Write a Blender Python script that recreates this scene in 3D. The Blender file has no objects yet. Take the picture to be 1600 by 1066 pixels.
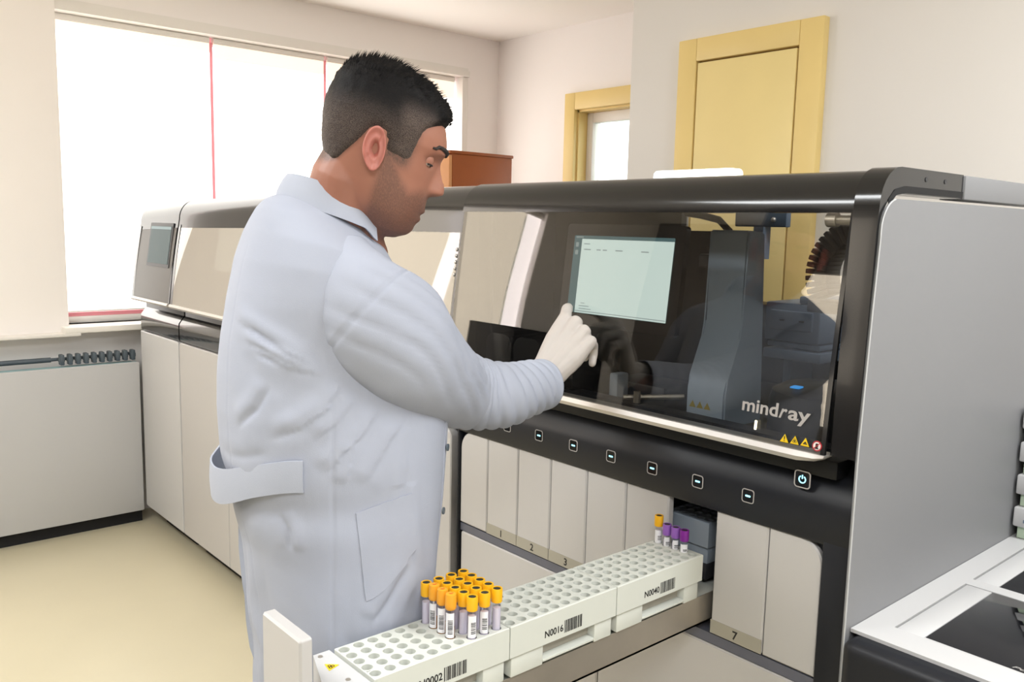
import bpy, bmesh, math, random
import numpy as np
from mathutils import Vector, Matrix, noise

random.seed(7)
PI = math.pi
SC = bpy.context.scene
COL = SC.collection

# ------------------------------------------------------------------ camera, world, light, exposure
YAW, PITCH, ROLL, FPX = -0.854013, -0.132271, 0.02250326, 1343.33
fw = Vector((math.sin(YAW) * math.cos(PITCH), math.cos(YAW) * math.cos(PITCH), math.sin(PITCH)))
rt = Vector((math.cos(YAW), -math.sin(YAW), 0))
up = rt.cross(fw)
rt2 = math.cos(ROLL) * rt + math.sin(ROLL) * up
up2 = -math.sin(ROLL) * rt + math.cos(ROLL) * up
cd = bpy.data.cameras.new('camera')
cam = bpy.data.objects.new('camera', cd)
COL.objects.link(cam)
cd.sensor_width = 36.0
cd.lens = 36.0 * FPX / 1600.0
cd.clip_start = 0.02
cam.matrix_world = Matrix(((rt2.x, up2.x, -fw.x, 0), (rt2.y, up2.y, -fw.y, 0), (rt2.z, up2.z, -fw.z, 1.5), (0, 0, 0, 1)))
SC.camera = cam

w = bpy.data.worlds.new('overcast_sky')
SC.world = w
w.use_nodes = True
w.node_tree.nodes['Background'].inputs['Color'].default_value = (0.95, 0.98, 1.0, 1)
w.node_tree.nodes['Background'].inputs['Strength'].default_value = 2.6

SC.view_settings.view_transform = 'Standard'
SC.view_settings.look = 'None'
SC.view_settings.gamma = 1.0
SC.view_settings.use_curve_mapping = False
SC.view_settings.exposure = 0.10

WINDOW_GLOW = 2.6          # daylight through the fabric of the blinds in the photograph
REAR_GLOW = 4.2            # glow of the cream blinds added out of view for the lids' reflections
CEILING_WATTS = 46.0       # each ceiling panel, added out of view


def area_light(name, loc, size, sizey, power, color, rot):
    ld = bpy.data.lights.new(name, 'AREA')
    ld.shape = 'RECTANGLE'
    ld.size, ld.size_y, ld.energy, ld.color = size, sizey, power, color
    o = bpy.data.objects.new(name, ld)
    o.location, o.rotation_euler = loc, rot
    COL.objects.link(o)
    return o


area_light('added_panel_light', (-2.0, -0.6, 2.66), 1.15, 0.55, CEILING_WATTS, (.95, .98, 1), (0, 0, 0))  # added lamps, none in view, to brighten the room
area_light('added_panel_light', (0.6, -0.6, 2.66), 1.15, 0.55, CEILING_WATTS, (.95, .98, 1), (0, 0, 0))
area_light('added_panel_light', (0.4, 1.5, 2.66), 1.15, 0.55, CEILING_WATTS * .8, (.95, .98, 1), (0, 0, 0))


# ------------------------------------------------------------------ helpers
def lin(c):
    c = c / 255.0
    return c / 12.92 if c <= 0.04045 else ((c + 0.055) / 1.055) ** 2.4


def rgb(r, g, b):
    return (lin(r), lin(g), lin(b), 1.0)


MATS = {}


def mat(name, col, rough=0.5, metal=0.0, spec=0.5, vary=0.05, nscale=6.0, bump=0.0, bscale=200.0, coat=0.0, sub=0.0):
    """Principled material whose colour wanders a little with a noise texture; optional fine relief."""
    if name in MATS:
        return MATS[name]
    m = bpy.data.materials.new(name)
    m.use_nodes = True
    nt = m.node_tree
    N, L = nt.nodes, nt.links
    p = N['Principled BSDF']
    p.inputs['Roughness'].default_value = rough
    p.inputs['Metallic'].default_value = metal
    p.inputs['Specular IOR Level'].default_value = spec
    p.inputs['Coat Weight'].default_value = coat
    p.inputs['Coat Roughness'].default_value = 0.04
    if sub:
        p.inputs['Subsurface Weight'].default_value = sub
        p.inputs['Subsurface Radius'].default_value = (0.012, 0.005, 0.003)
        p.inputs['Subsurface Scale'].default_value = 0.6
    tc = N.new('ShaderNodeTexCoord')
    nz = N.new('ShaderNodeTexNoise')
    nz.inputs['Scale'].default_value = nscale
    nz.inputs['Detail'].default_value = 4
    L.new(tc.outputs['Object'], nz.inputs['Vector'])
    mix = N.new('ShaderNodeMix')
    mix.data_type = 'RGBA'
    c = rgb(*col)
    mix.inputs[6].default_value = tuple(x * (1 - vary) for x in c[:3]) + (1,)
    mix.inputs[7].default_value = tuple(min(1, x * (1 + vary)) for x in c[:3]) + (1,)
    L.new(nz.outputs['Fac'], mix.inputs[0])
    L.new(mix.outputs[2], p.inputs['Base Color'])
    if bump:
        b2 = N.new('ShaderNodeTexNoise')
        b2.inputs['Scale'].default_value = bscale
        b2.inputs['Detail'].default_value = 3
        L.new(tc.outputs['Object'], b2.inputs['Vector'])
        bp = N.new('ShaderNodeBump')
        bp.inputs['Strength'].default_value = bump
        bp.inputs['Distance'].default_value = 0.002
        L.new(b2.outputs['Fac'], bp.inputs['Height'])
        L.new(bp.outputs['Normal'], p.inputs['Normal'])
    MATS[name] = m
    return m


def emit(name, col, strength, vary=0.04, nscale=3.0, base=None):
    if name in MATS:
        return MATS[name]
    m = mat(name, base or col, rough=0.6, vary=vary, nscale=nscale)
    p = m.node_tree.nodes['Principled BSDF']
    p.inputs['Emission Color'].default_value = rgb(*col)
    p.inputs['Emission Strength'].default_value = strength
    return m


def glass(name, tint, f0, rough=0.0, gloss=(1, 1, 1)):
    """Clear or smoked pane: straight-through tint plus a Schlick reflection."""
    if name in MATS:
        return MATS[name]
    m = bpy.data.materials.new(name)
    m.use_nodes = True
    nt = m.node_tree
    N, L = nt.nodes, nt.links
    N.remove(N['Principled BSDF'])
    out = N['Material Output']
    geo = N.new('ShaderNodeNewGeometry')
    dot = N.new('ShaderNodeVectorMath')
    dot.operation = 'DOT_PRODUCT'
    L.new(geo.outputs['Normal'], dot.inputs[0])
    L.new(geo.outputs['Incoming'], dot.inputs[1])

    def mth(op, a, b):
        n = N.new('ShaderNodeMath')
        n.operation = op
        for i, v in enumerate((a, b)):
            if v is None:
                continue
            if isinstance(v, (int, float)):
                n.inputs[i].default_value = v
            else:
                L.new(v, n.inputs[i])
        return n.outputs[0]
    a = mth('ABSOLUTE', dot.outputs['Value'], None)
    fac = mth('ADD', mth('MULTIPLY', mth('POWER', mth('SUBTRACT', 1.0, a), 5.0), 1 - f0), f0)
    tr = N.new('ShaderNodeBsdfTransparent')
    tr.inputs['Color'].default_value = tint + (1,)
    gl = N.new('ShaderNodeBsdfGlossy')
    gl.inputs['Color'].default_value = gloss + (1,)
    gl.inputs['Roughness'].default_value = rough
    mx = N.new('ShaderNodeMixShader')
    L.new(fac, mx.inputs[0])
    L.new(tr.outputs[0], mx.inputs[1])
    L.new(gl.outputs[0], mx.inputs[2])
    L.new(mx.outputs[0], out.inputs['Surface'])
    MATS[name] = m
    return m


def empty(name, loc, label=None, cat=None, group=None, kind=None):
    o = bpy.data.objects.new(name, None)
    o.empty_display_size = 0.05
    o.location = loc
    COL.objects.link(o)
    tag(o, label, cat, group, kind)
    return o


def tag(o, label=None, cat=None, group=None, kind=None):
    for k, v in (('label', label), ('category', cat), ('group', group), ('kind', kind)):
        if v:
            o[k] = v
    return o


def world_loc(o):
    v = Vector(o.location)
    while o.parent:
        o = o.parent
        v = v + Vector(o.location)
    return v


def obj(name, bm, m, parent=None, label=None, smooth=40, origin=None):
    """Link a bmesh (world coordinates) as one mesh object, under parent if given."""
    me = bm if isinstance(bm, bpy.types.Mesh) else bpy.data.meshes.new(name)
    if not isinstance(bm, bpy.types.Mesh):
        bmesh.ops.recalc_face_normals(bm, faces=bm.faces)
        bm.to_mesh(me)
        bm.free()
    org = Vector(origin) if origin is not None else (world_loc(parent) if parent else Vector((0, 0, 0)))
    me.transform(Matrix.Translation(-org))
    if smooth:
        me.polygons.foreach_set('use_smooth', [True] * len(me.polygons))
        me.set_sharp_from_angle(angle=math.radians(smooth))
    ms = m if isinstance(m, (list, tuple)) else [m]
    for x in ms:
        me.materials.append(x)
    o = bpy.data.objects.new(name, me)
    COL.objects.link(o)
    if parent:
        o.parent = parent
        o.location = org - world_loc(parent)
    else:
        o.location = org
    if label:
        o['label'] = label
    return o


def struct(name, bm, m, parent=None):
    o = obj(name, bm, m, parent)
    if not parent:
        o['kind'] = 'structure'
    return o


def B():
    return bmesh.new()


def box(bm, x0, x1, y0, y1, z0, z1, bev=0.0, seg=2, mi=0):
    x0, x1 = min(x0, x1), max(x0, x1)
    y0, y1 = min(y0, y1), max(y0, y1)
    z0, z1 = min(z0, z1), max(z0, z1)
    r = bmesh.ops.create_cube(bm, size=1.0)
    vs = r['verts']
    for v in vs:
        v.co = Vector(((v.co.x + .5) * (x1 - x0) + x0, (v.co.y + .5) * (y1 - y0) + y0, (v.co.z + .5) * (z1 - z0) + z0))
    if bev:
        es = list({e for v in vs for e in v.link_edges})
        bmesh.ops.bevel(bm, geom=es, offset=bev, segments=seg, profile=0.5, affect='EDGES')
    return bm


def prism(bm, pts, vec):
    """Extrude a planar polygon (3-D points) along vec."""
    vec = Vector(vec)
    a = [bm.verts.new(p) for p in pts]
    b = [bm.verts.new(Vector(p) + vec) for p in pts]
    n = len(a)
    bm.faces.new(a)
    bm.faces.new(b[::-1])
    for i in range(n):
        bm.faces.new((a[i], b[i], b[(i + 1) % n], a[(i + 1) % n]))
    return bm


def loft(bm, rings, cap=True, closed=True):
    R = [[bm.verts.new(p) for p in r] for r in rings]
    n = len(R[0])
    for a, b in zip(R, R[1:]):
        for i in range(n if closed else n - 1):
            j = (i + 1) % n
            bm.faces.new((a[i], a[j], b[j], b[i]))
    if cap and closed:
        bm.faces.new(R[0][::-1])
        bm.faces.new(R[-1])
    return bm


def frame_of(d):
    d = d.normalized()
    u = d.cross(Vector((0, 0, 1)))
    if u.length < 1e-3:
        u = d.cross(Vector((1, 0, 0)))
    u.normalize()
    return u, d.cross(u).normalized()


def tube(bm, pts, rad, n=12, cap=True):
    pts = [Vector(p) for p in pts]
    if not isinstance(rad, (list, tuple)):
        rad = [rad] * len(pts)
    rings = []
    pu = None
    for i, p in enumerate(pts):
        d = (pts[min(i + 1, len(pts) - 1)] - pts[max(i - 1, 0)])
        u, v = frame_of(d)
        if pu is not None:
            u = (pu - d.normalized() * pu.dot(d.normalized())).normalized()
            v = d.normalized().cross(u)
        pu = u
        rings.append([p + rad[i] * (math.cos(2 * PI * k / n) * u + math.sin(2 * PI * k / n) * v) for k in range(n)])
    return loft(bm, rings, cap)


def lathe(bm, prof, n=20, c=(0, 0, 0), cap=True):
    """prof: (radius, z) pairs, turned about the vertical axis through c."""
    c = Vector(c)
    return loft(bm, [[c + Vector((r * math.cos(2 * PI * k / n), r * math.sin(2 * PI * k / n), z)) for k in range(n)] for r, z in prof], cap)


def rrect(w_, h_, r, n=5, corners=(1, 1, 1, 1)):
    """Rounded rectangle outline, counter-clockwise from lower left, centred; corners LL, LR, UR, UL."""
    out = []
    for (sx, sy, a0), on in zip(((-1, -1, PI), (1, -1, 1.5 * PI), (1, 1, 0), (-1, 1, .5 * PI)), corners):
        if on:
            rr = r * on
            cx, cy = sx * (w_ / 2 - rr), sy * (h_ / 2 - rr)
            for k in range(n + 1):
                a = a0 + .5 * PI * k / n
                out.append((cx + rr * math.cos(a), cy + rr * math.sin(a)))
        else:
            out.append((sx * w_ / 2, sy * h_ / 2))
    return out


def plate(bm, c, ux, uy, outline, t):
    """Flat shape standing t proud of the plane through c."""
    c, ux, uy = Vector(c), Vector(ux).normalized(), Vector(uy).normalized()
    nrm = ux.cross(uy).normalized()
    return prism(bm, [c + ux * a + uy * b for a, b in outline], nrm * t)


def ring_plate(bm, c, ux, uy, outer, inner, t):
    c, ux, uy = Vector(c), Vector(ux).normalized(), Vector(uy).normalized()
    nrm = ux.cross(uy).normalized()
    o0 = [c + ux * a + uy * b for a, b in outer]
    i0 = [c + ux * a + uy * b for a, b in inner]
    rings = [o0, [p + nrm * t for p in o0], [p + nrm * t for p in i0], i0, o0]
    R = [[bm.verts.new(p) for p in r] for r in rings[:4]]
    R.append(R[0])
    n = len(o0)
    for a, b in zip(R, R[1:]):
        for i in range(n):
            j = (i + 1) % n
            bm.faces.new((a[i], a[j], b[j], b[i]))
    return bm


def text_bm(s, c, ux, uy, height, bold=0.0, shear=0.0, align='CENTER', width=None, t=0.0003):
    """Letters as flat raised print."""
    cu = bpy.data.curves.new('lettering', 'FONT')
    cu.body = s
    cu.size = 1.0
    cu.offset = bold
    cu.shear = shear
    cu.extrude = 0.5
    cu.resolution_u = 3
    tmp = bpy.data.objects.new('lettering', cu)
    me = bpy.data.meshes.new_from_object(tmp)
    bpy.data.objects.remove(tmp)
    c, ux, uy = Vector(c), Vector(ux).normalized(), Vector(uy).normalized()
    nrm = ux.cross(uy)
    xs = [v.co.x for v in me.vertices]
    x0, x1 = min(xs), max(xs)
    sc = height / 0.7
    sx = (width / (x1 - x0)) if width else sc
    off = {'CENTER': (x0 + x1) / 2, 'LEFT': x0, 'RIGHT': x1}[align]
    for v in me.vertices:
        v.co = c + ux * (v.co.x - off) * sx + uy * v.co.y * sc + nrm * (v.co.z + 0.5) * t
    bm = B()
    bm.from_mesh(me)
    bpy.data.meshes.remove(me)
    return bm


def bake(bm, voxel, smooth=2, fac=0.5):
    """Union of overlapping closed shapes as one continuous skin."""
    me = bpy.data.meshes.new('skin')
    bmesh.ops.recalc_face_normals(bm, faces=bm.faces)
    bm.to_mesh(me)
    bm.free()
    o = bpy.data.objects.new('skin', me)
    COL.objects.link(o)
    r = o.modifiers.new('r', 'REMESH')
    r.mode = 'VOXEL'
    r.voxel_size = voxel
    if smooth:
        s = o.modifiers.new('s', 'SMOOTH')
        s.iterations = smooth
        s.factor = fac
    dg = bpy.context.evaluated_depsgraph_get()
    dg.update()
    out = bpy.data.meshes.new_from_object(o.evaluated_get(dg))
    bpy.data.objects.remove(o)
    bpy.data.meshes.remove(me)
    return out


def ball(bm, c, r, n=12, sc=(1, 1, 1)):
    res = bmesh.ops.create_uvsphere(bm, u_segments=n, v_segments=max(6, n * 2 // 3), radius=1.0)
    for v in res['verts']:
        v.co = Vector((v.co.x * r * sc[0], v.co.y * r * sc[1], v.co.z * r * sc[2])) + Vector(c)
    return bm


def capsules(bm, chain, n=14):
    """chain of (point, radius): each link a cone closed by balls."""
    for (p, r), (q, s) in zip(chain, chain[1:]):
        p, q = Vector(p), Vector(q)
        d = q - p
        m = max(2, int(d.length / (min(r, s) * .8)) + 1)
        tube(bm, [p + d * k / m for k in range(m + 1)], [r + (s - r) * k / m for k in range(m + 1)], n)
    for p, r in chain:
        ball(bm, p, r, n)
    return bm


# ------------------------------------------------------------------ materials
M_WALL = mat('wall_paint', (247, 242, 239), .75, vary=.03, nscale=2, bump=.05, bscale=300)
M_WALL_P = mat('partition_paint', (228, 224, 219), .7, vary=.03, nscale=2, bump=.05, bscale=300)
M_CEIL = mat('ceiling_paint', (252, 248, 243), .85, vary=.02, nscale=2)
M_FLOOR = mat('cream_vinyl', (202, 194, 168), .32, vary=.05, nscale=3, bump=.02, bscale=60)
M_WHITE = mat('white_plastic_panel', (184, 182, 181), .42, vary=.025, nscale=4)
M_WHITE_B = mat('bright_white_plastic', (192, 192, 193), .42, vary=.02, nscale=4)
M_EDGE = mat('pale_edge', (180, 182, 184), .4, vary=.02)
M_GREYPANEL = mat('grey_enamel_panel', (127, 128, 131), .48, vary=.02, nscale=3, bump=.03, bscale=900)
M_BLACK = mat('black_enamel', (24, 26, 32), .42, spec=.35, vary=.12, nscale=5)
M_BLACKSHEEN = mat('black_sheen_enamel', (34, 33, 34), .22, vary=.1, nscale=5, coat=.8)
M_BLACKGLOSS = mat('black_gloss_hood', (20, 20, 21), .16, vary=.1, spec=.4, coat=.15)
M_DARK = mat('dark_grey_plastic', (44, 45, 48), .45, vary=.1)
M_SEAM = mat('shadow_gap_black', (18, 18, 20), .8, vary=.1)  # near-black for plinths and grooves, and for the shadow under the radiator cover
M_SILVER = mat('brushed_aluminium', (196, 192, 188), .42, metal=.7, vary=.05, nscale=30)
M_STEEL = mat('stainless_rail', (176, 168, 156), .4, metal=.65, vary=.14, nscale=14)
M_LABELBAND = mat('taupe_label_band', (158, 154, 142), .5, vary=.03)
M_INK = mat('black_ink', (20, 20, 22), .6, vary=.1)
M_RACK = mat('rack_plastic', (202, 205, 198), .45, vary=.02, nscale=10)
M_GREYRACK = mat('blue_grey_plastic', (138, 148, 160), .45, vary=.04)
M_TOWER = mat('slate_grey_cover', (150, 166, 184), .5, vary=.05, nscale=7)
M_SHELF = mat('slate_blue_shelf', (96, 112, 132), .5, vary=.05)
M_YELLOWSIGN = mat('warning_yellow', (232, 196, 20), .5, vary=.03)
M_SHADESIGN = mat('warning_yellow_shaded', (150, 132, 30), .5, vary=.05)  # the warning yellow darkened, shade inside the hood put into the colour
M_REDSIGN = mat('prohibition_red', (176, 42, 52), .5, vary=.03)
M_SIGNWHITE = mat('sign_white', (228, 222, 220), .5, vary=.02)
M_LOGO = mat('silver_lettering', (172, 168, 166), .4, vary=.03)
M_CAP = mat('yellow_cap', (236, 176, 22), .38, vary=.05, nscale=60)
M_CAPO = mat('amber_cap', (232, 160, 40), .4, vary=.05, nscale=60)
M_STOP = mat('black_stopper', (38, 40, 32), .7, vary=.1, nscale=80)
M_STOPO = mat('orange_stopper', (206, 92, 34), .6, vary=.08)
M_PURPLE = mat('lavender_cap', (142, 92, 178), .4, vary=.08, nscale=60)
M_PURPLED = mat('deep_purple_cap', (122, 24, 140), .4, vary=.06, nscale=60)
M_TUBE = glass('clear_tube_plastic', (.9, .89, .93), .05, .05)
M_SERUM = mat('cloudy_serum', (224, 221, 232), .35, vary=.05, nscale=40)
M_AMBER = mat('amber_serum', (180, 120, 24), .35, vary=.06)
M_PAPER = mat('label_paper', (232, 232, 236), .7, vary=.02)
M_LID = glass('smoked_lid', (.74, .735, .72), .085, 0.0, (1, .97, .92))
M_LIDMAIN = glass('clear_smoked_lid', (.80, .80, .79), .06, 0.0, (1, .97, .92))
M_INNER = mat('inner_black', (12, 13, 15), .5, spec=.3, vary=.1)
M_LIDC = glass('coated_smoked_lid', (.55, .54, .52), .62, 0.0, (1, .97, .92))
M_LIDM = mat('smoky_matt_lid', (92, 89, 86), .42, spec=.25, vary=.04)
M_PANE = glass('window_pane', (.96, .98, .97), .04)
M_YDOOR = mat('yellow_varnished_door', (236, 214, 148), .38, vary=.05, nscale=5)
M_YFRAME = mat('yellow_frame', (234, 207, 136), .4, vary=.05, nscale=5)
M_YGROOVE = mat('door_groove', (120, 88, 24), .7, vary=.05)
M_WOOD = mat('brown_wood', (156, 80, 26), .5, vary=.12, nscale=9)
M_WOODF = mat('lit_wood', (214, 150, 96), .5, vary=.1, nscale=9)  # same wood lightened, the light on that side put into the colour
M_RED = mat('red_frame_in_glare', (238, 150, 160), .5, vary=.06)  # red paled to pink, the window's glare put into the colour
M_UPVC = mat('white_window_frame', (236, 232, 226), .4, vary=.02)
M_TEAL = mat('teal_radiator', (150, 186, 192), .45, vary=.05)
M_FIN = mat('grey_fin', (84, 94, 102), .45, vary=.1, nscale=20)
M_BLIND = emit('daylit_blind', (255, 252, 247), WINDOW_GLOW, vary=.02, base=(240, 236, 228))
M_BLINDT = emit('daylit_blind_top', (255, 240, 222), .75, vary=.03, base=(240, 228, 210))
M_REAR = emit('added_cream_blind_glow', (255, 243, 226), REAR_GLOW, vary=.03, base=(232, 220, 200))  # glow of the blinds added out of view
M_REARW = emit('added_white_glow', (255, 246, 248), REAR_GLOW * 1.7, vary=.03, base=(240, 236, 236))  # stronger glow for strips added out of view
M_SCREENDIM = emit('dim_screen', (120, 142, 142), .30, base=(50, 60, 62))
M_SCREEN = emit('lit_screen', (206, 224, 218), 1.25, vary=.03, nscale=2, base=(60, 70, 70))
M_SCREENBAR = emit('lit_screen_teal', (70, 104, 108), .9, base=(30, 50, 55))
M_SCREENTXT = emit('lit_screen_grey', (150, 166, 166), .9, base=(60, 70, 70))
M_CYAN = emit('cyan_light', (150, 232, 255), 1.6, base=(150, 220, 230))
M_LAMP = emit('white_cyan_light', (236, 252, 255), 1.5, base=(230, 245, 250))
M_WARM = emit('warm_light', (255, 244, 210), 1.6, base=(240, 230, 200))
M_BLUE = emit('blue_light', (40, 150, 230), 1.0, base=(40, 120, 200))
M_CEILLAMP = emit('lit_diffuser', (255, 250, 240), 3.0, base=(240, 238, 232))

# ------------------------------------------------------------------ room
XL, XR, YF, YB, YP, XP, H = -4.5, 2.2, -2.6, 3.75, 2.7, -2.403, 2.7
bm = B(); box(bm, XL - .25, XR + .2, YF - .2, YB + .2, -.1, 0); struct('floor', bm, M_FLOOR)
bm = B(); box(bm, XL - .25, XR + .2, YF - .2, YB + .2, H, H + .1); struct('ceiling', bm, M_CEIL)


def wall_x(bm, x0, x1, y0, y1, holes):
    """Wall slab along y with rectangular holes (y0, y1, z0, z1), sorted by y."""
    y = y0
    for a, b, c, d in holes:
        box(bm, x0, x1, y, a, 0, H)
        if c > 0:
            box(bm, x0, x1, a, b, 0, c)
        box(bm, x0, x1, a, b, d, H)
        y = b
    box(bm, x0, x1, y, y1, 0, H)


W1 = (1.06, 3.45, .985, 2.465)      # window in the photograph
W3 = (-1.40, .42, .75, 2.40)        # guessed unseen window, added for its reflection in the glass lids
bm = B(); wall_x(bm, XL - .25, XL, YF - .2, YB + .2, [W3, W1]); struct('wall_left', bm, M_WALL)
bm = B(); box(bm, XL, XL + .06, .45, 1.075, .958, H); struct('trim_1', bm, M_WALL)      # pier between the windows
# far wall with the small yellow-framed window
W2 = (-3.75, -2.55, 1.25, 2.20)
bm = B()
box(bm, XL, W2[0], YB, YB + .2, 0, H); box(bm, W2[1], XR, YB, YB + .2, 0, H)
box(bm, W2[0], W2[1], YB, YB + .2, 0, W2[2]); box(bm, W2[0], W2[1], YB, YB + .2, W2[3], H)
struct('wall_far', bm, M_WALL)
bm = B(); box(bm, XP, XR, YP, YP + .14, 0, H); box(bm, XP, XP + .14, YP + .14, YB, 0, H); struct('wall_back', bm, M_WALL_P)
bm = B(); box(bm, XR, XR + .2, YF - .2, YB + .2, 0, H); struct('wall_right', bm, M_WALL)
W4 = (-3.2, -2.65, .9, 2.3)
bm = B()
box(bm, XL, W4[0], YF - .2, YF, 0, H); box(bm, W4[1], XR, YF - .2, YF, 0, H)
box(bm, W4[0], W4[1], YF - .2, YF, 0, W4[2]); box(bm, W4[0], W4[1], YF - .2, YF, W4[3], H)
struct('wall_front', bm, mat('rear_wall_paint', (112, 106, 102), .7, vary=.04))

# window 1: red frame, panes, three blinds
win = empty('window_1', (XL, 2.2, .985), kind='structure')
bm = B()
xf0, xf1 = XL - .16, XL - .11
for y in (W1[0] + .02, W1[1] - .02):
    box(bm, xf0, xf1, y - .02, y + .02, W1[2], W1[3])
for y in (1.838, 2.499):
    box(bm, XL - .12, XL - .05, y - .008, y + .008, W1[2] + .03, W1[3] - .05)
box(bm, XL - .09, XL - .05, W1[0], W1[1], 1.018, 1.036)
box(bm, xf0, xf1, W1[0], W1[1], W1[3] - .05, W1[3])
obj('window_frame', bm, M_RED, win)
bm = B(); box(bm, XL - .16, XL - .045, W1[0], W1[1], .985, 1.0175, .003); obj('window_rail', bm, M_UPVC, win, 'white lower rail')
for a, b in ((W1[0] + .04, 1.818), (1.858, 2.479), (2.519, W1[1] - .04)):
    bm = B(); box(bm, XL - .14, XL - .134, a, b, W1[2] + .05, W1[3] - .05); obj('pane', bm, M_PANE, win)
bm = B(); box(bm, XL - .10, XL + .13, W1[0] - .02, W1[1] + .03, .955, .985, .006); box(bm, XL, XL + .13, .2, W1[0] + .05, .942, .958, .004)
obj('window_sill', bm, M_UPVC, win)
bm = B()
for z0, z1, d in ((2.44, 2.475, .03), (2.475, 2.495, .012)):
    box(bm, XL - .06, XL + d, W1[0] - .01, W1[1] + .04, z0, z1)
box(bm, XL - .06, XL + .012, W1[1] - .005, W1[1] + .038, .985, 2.439)
obj('window_trim', bm, M_UPVC, win)
names = ('widest white roller blind glowing with daylight, beside the bare wall pier', 'white roller blind glowing with daylight, directly behind the head of the man', 'white roller blind glowing with daylight, next to the room corner')
for k, (a, b) in enumerate(((W1[0] + .01, 1.827), (1.849, 2.488), (2.510, W1[1] - .03))):
    bl = empty('roller_blind', (XL - .05, (a + b) / 2, W1[2]), names[k], 'blind', 'roller blinds in the big window')
    bm = B(); box(bm, XL - .048, XL - .044, a, b, 1.045, 2.365 - .03 * k); obj('fabric', bm, M_BLIND, bl)
    bm = B(); box(bm, XL - .0485, XL - .0435, a, b, 2.365 - .03 * k, 2.42); obj('top_band', bm, M_BLINDT, bl, 'cream band at the top of the blind')
    bm = B(); tube(bm, [(XL - .055, a, 2.425), (XL - .055, b, 2.425)], .02, 14); obj('roller', bm, M_UPVC, bl)
    bm = B(); box(bm, XL - .051, XL - .041, a, b, 1.038, 1.047, .003); obj('hem_bar', bm, M_UPVC, bl)

# unseen windows beside and behind the camera, guessed and added for the lids' reflections
for nm, (a, b, c, d) in (('unseen_window_3', W3),):
    wn = empty(nm, (XL, (a + b) / 2, c), kind='structure')
    bm = B()
    for y in (a + .02, (a + b) / 2, b - .02):
        box(bm, XL - .2, XL - .15, y - .02, y + .02, c, d)
    for z in (c + .02, d - .02):
        box(bm, XL - .2, XL - .15, a, b, z - .02, z + .02)
    obj('window_frame', bm, M_UPVC, wn)
    bm = B(); box(bm, XL - .18, XL - .174, a, b, c, d); obj('pane', bm, M_PANE, wn)
bl = empty('roller_blind', (XL - .05, -.5, .75), 'added cream roller blind glowing out of view, left of the camera', 'blind')  # guessed blind, added to brighten what the lids mirror
bm = B(); box(bm, XL - .062, XL - .058, W3[0] + .15, -.69, .78, 2.36); obj('fabric', bm, M_REAR, bl)
bm = B(); box(bm, XL - .062, XL - .058, -.57, W3[1], .78, 2.36); obj('fabric', bm, M_REAR, bl)
bm = B(); box(bm, XL - .060, XL - .056, -.69, -.57, .78, 2.36); obj('added_glow_strip', bm, M_REARW, bl, 'white glowing strip added between the cream fabrics')  # glowing strip added for a bright streak mirrored in the lids
bm = B(); tube(bm, [(XL - .055, W3[0], 2.375), (XL - .055, W3[1], 2.375)], .02, 14); obj('roller', bm, M_UPVC, bl)
bm = B(); box(bm, XL - .062, XL - .056, W3[0], W3[0] + .13, .78, 2.36); obj('added_glow_strip', bm, M_REARW, bl, 'white glowing strip added beside the cream fabric')  # second added glow strip, for the streak in the main lid
dk = empty('added_cupboard', (-4.25, -1.35, 0), 'added black cupboard out of view, darkening the reflection in the lids', 'cupboard')  # invented and out of view, added as a dark patch for the lids to mirror
bm = B(); box(bm, -4.49, -4.06, -1.80, -.93, .05, 1.31, .006); obj('carcass', bm, M_BLACK, dk)
for a in (-1.795, -1.363):
    bm = B(); box(bm, -4.058, -4.04, a, a + .428, .07, 1.29, .003); d_ = obj('door', bm, M_BLACK, dk)
    bm = B(); y = a + (.39 if a < -1.5 else .04); tube(bm, [(-4.041, y, .7), (-4.015, y, .71), (-4.015, y, .82), (-4.041, y, .83)], .005, 8); obj('handle', bm, M_STEEL, d_)
bm = B(); box(bm, -4.46, -4.1, -1.78, -.95, 0, .05); obj('plinth', bm, M_SEAM, dk)
wn = empty('unseen_window_4', (-2.92, YF, .9), kind='structure')  # guessed rear window, added for the lids' reflections
bm = B()
for x in (W4[0] + .02, W4[1] - .02):
    box(bm, x - .02, x + .02, YF - .16, YF - .11, W4[2], W4[3])
for z in (W4[2] + .02, W4[3] - .02):
    box(bm, W4[0], W4[1], YF - .16, YF - .11, z - .02, z + .02)
obj('window_frame', bm, M_UPVC, wn)
bm = B(); box(bm, W4[0], W4[1], YF - .14, YF - .134, W4[2], W4[3]); obj('pane', bm, M_PANE, wn)
bl = empty('roller_blind', (-2.92, YF - .06, .9), 'added narrow cream roller blind glowing out of view, behind the camera', 'blind')
bm = B(); box(bm, W4[0], W4[1], YF - .062, YF - .058, W4[2], W4[3]); obj('fabric', bm, M_REAR, bl)

# window 2: yellow frame, white sash, pane
wn = empty('window_2', (-3.2, YB, 1.25), kind='structure')
bm = B()
a, b, c, d = W2
fr = .085
box(bm, a - fr, a, YB - .03, YB + .02, c - fr, d + .10, .004); box(bm, b, b + fr, YB - .03, YB + .02, c - fr, d + .10, .004)
box(bm, a, b, YB - .03, YB + .02, d, d + .10, .004); box(bm, a, b, YB - .03, YB + .02, c - fr, c, .004)
obj('window_frame', bm, M_YFRAME, wn)
bm = B(); box(bm, a, a + .012, YB, YB + .1, c, d); box(bm, a, b, YB, YB + .1, d - .012, d); obj('reveal', bm, M_YFRAME, wn)
bm = B()
s = .06
box(bm, a + .012, a + s, YB + .07, YB + .12, c, d - .012, .005); box(bm, b - s, b, YB + .07, YB + .12, c, d - .012, .005)
box(bm, a + s, b - s, YB + .07, YB + .12, d - s - .012, d - .012, .005); box(bm, a + s, b - s, YB + .07, YB + .12, c, c + s, .005)
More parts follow.
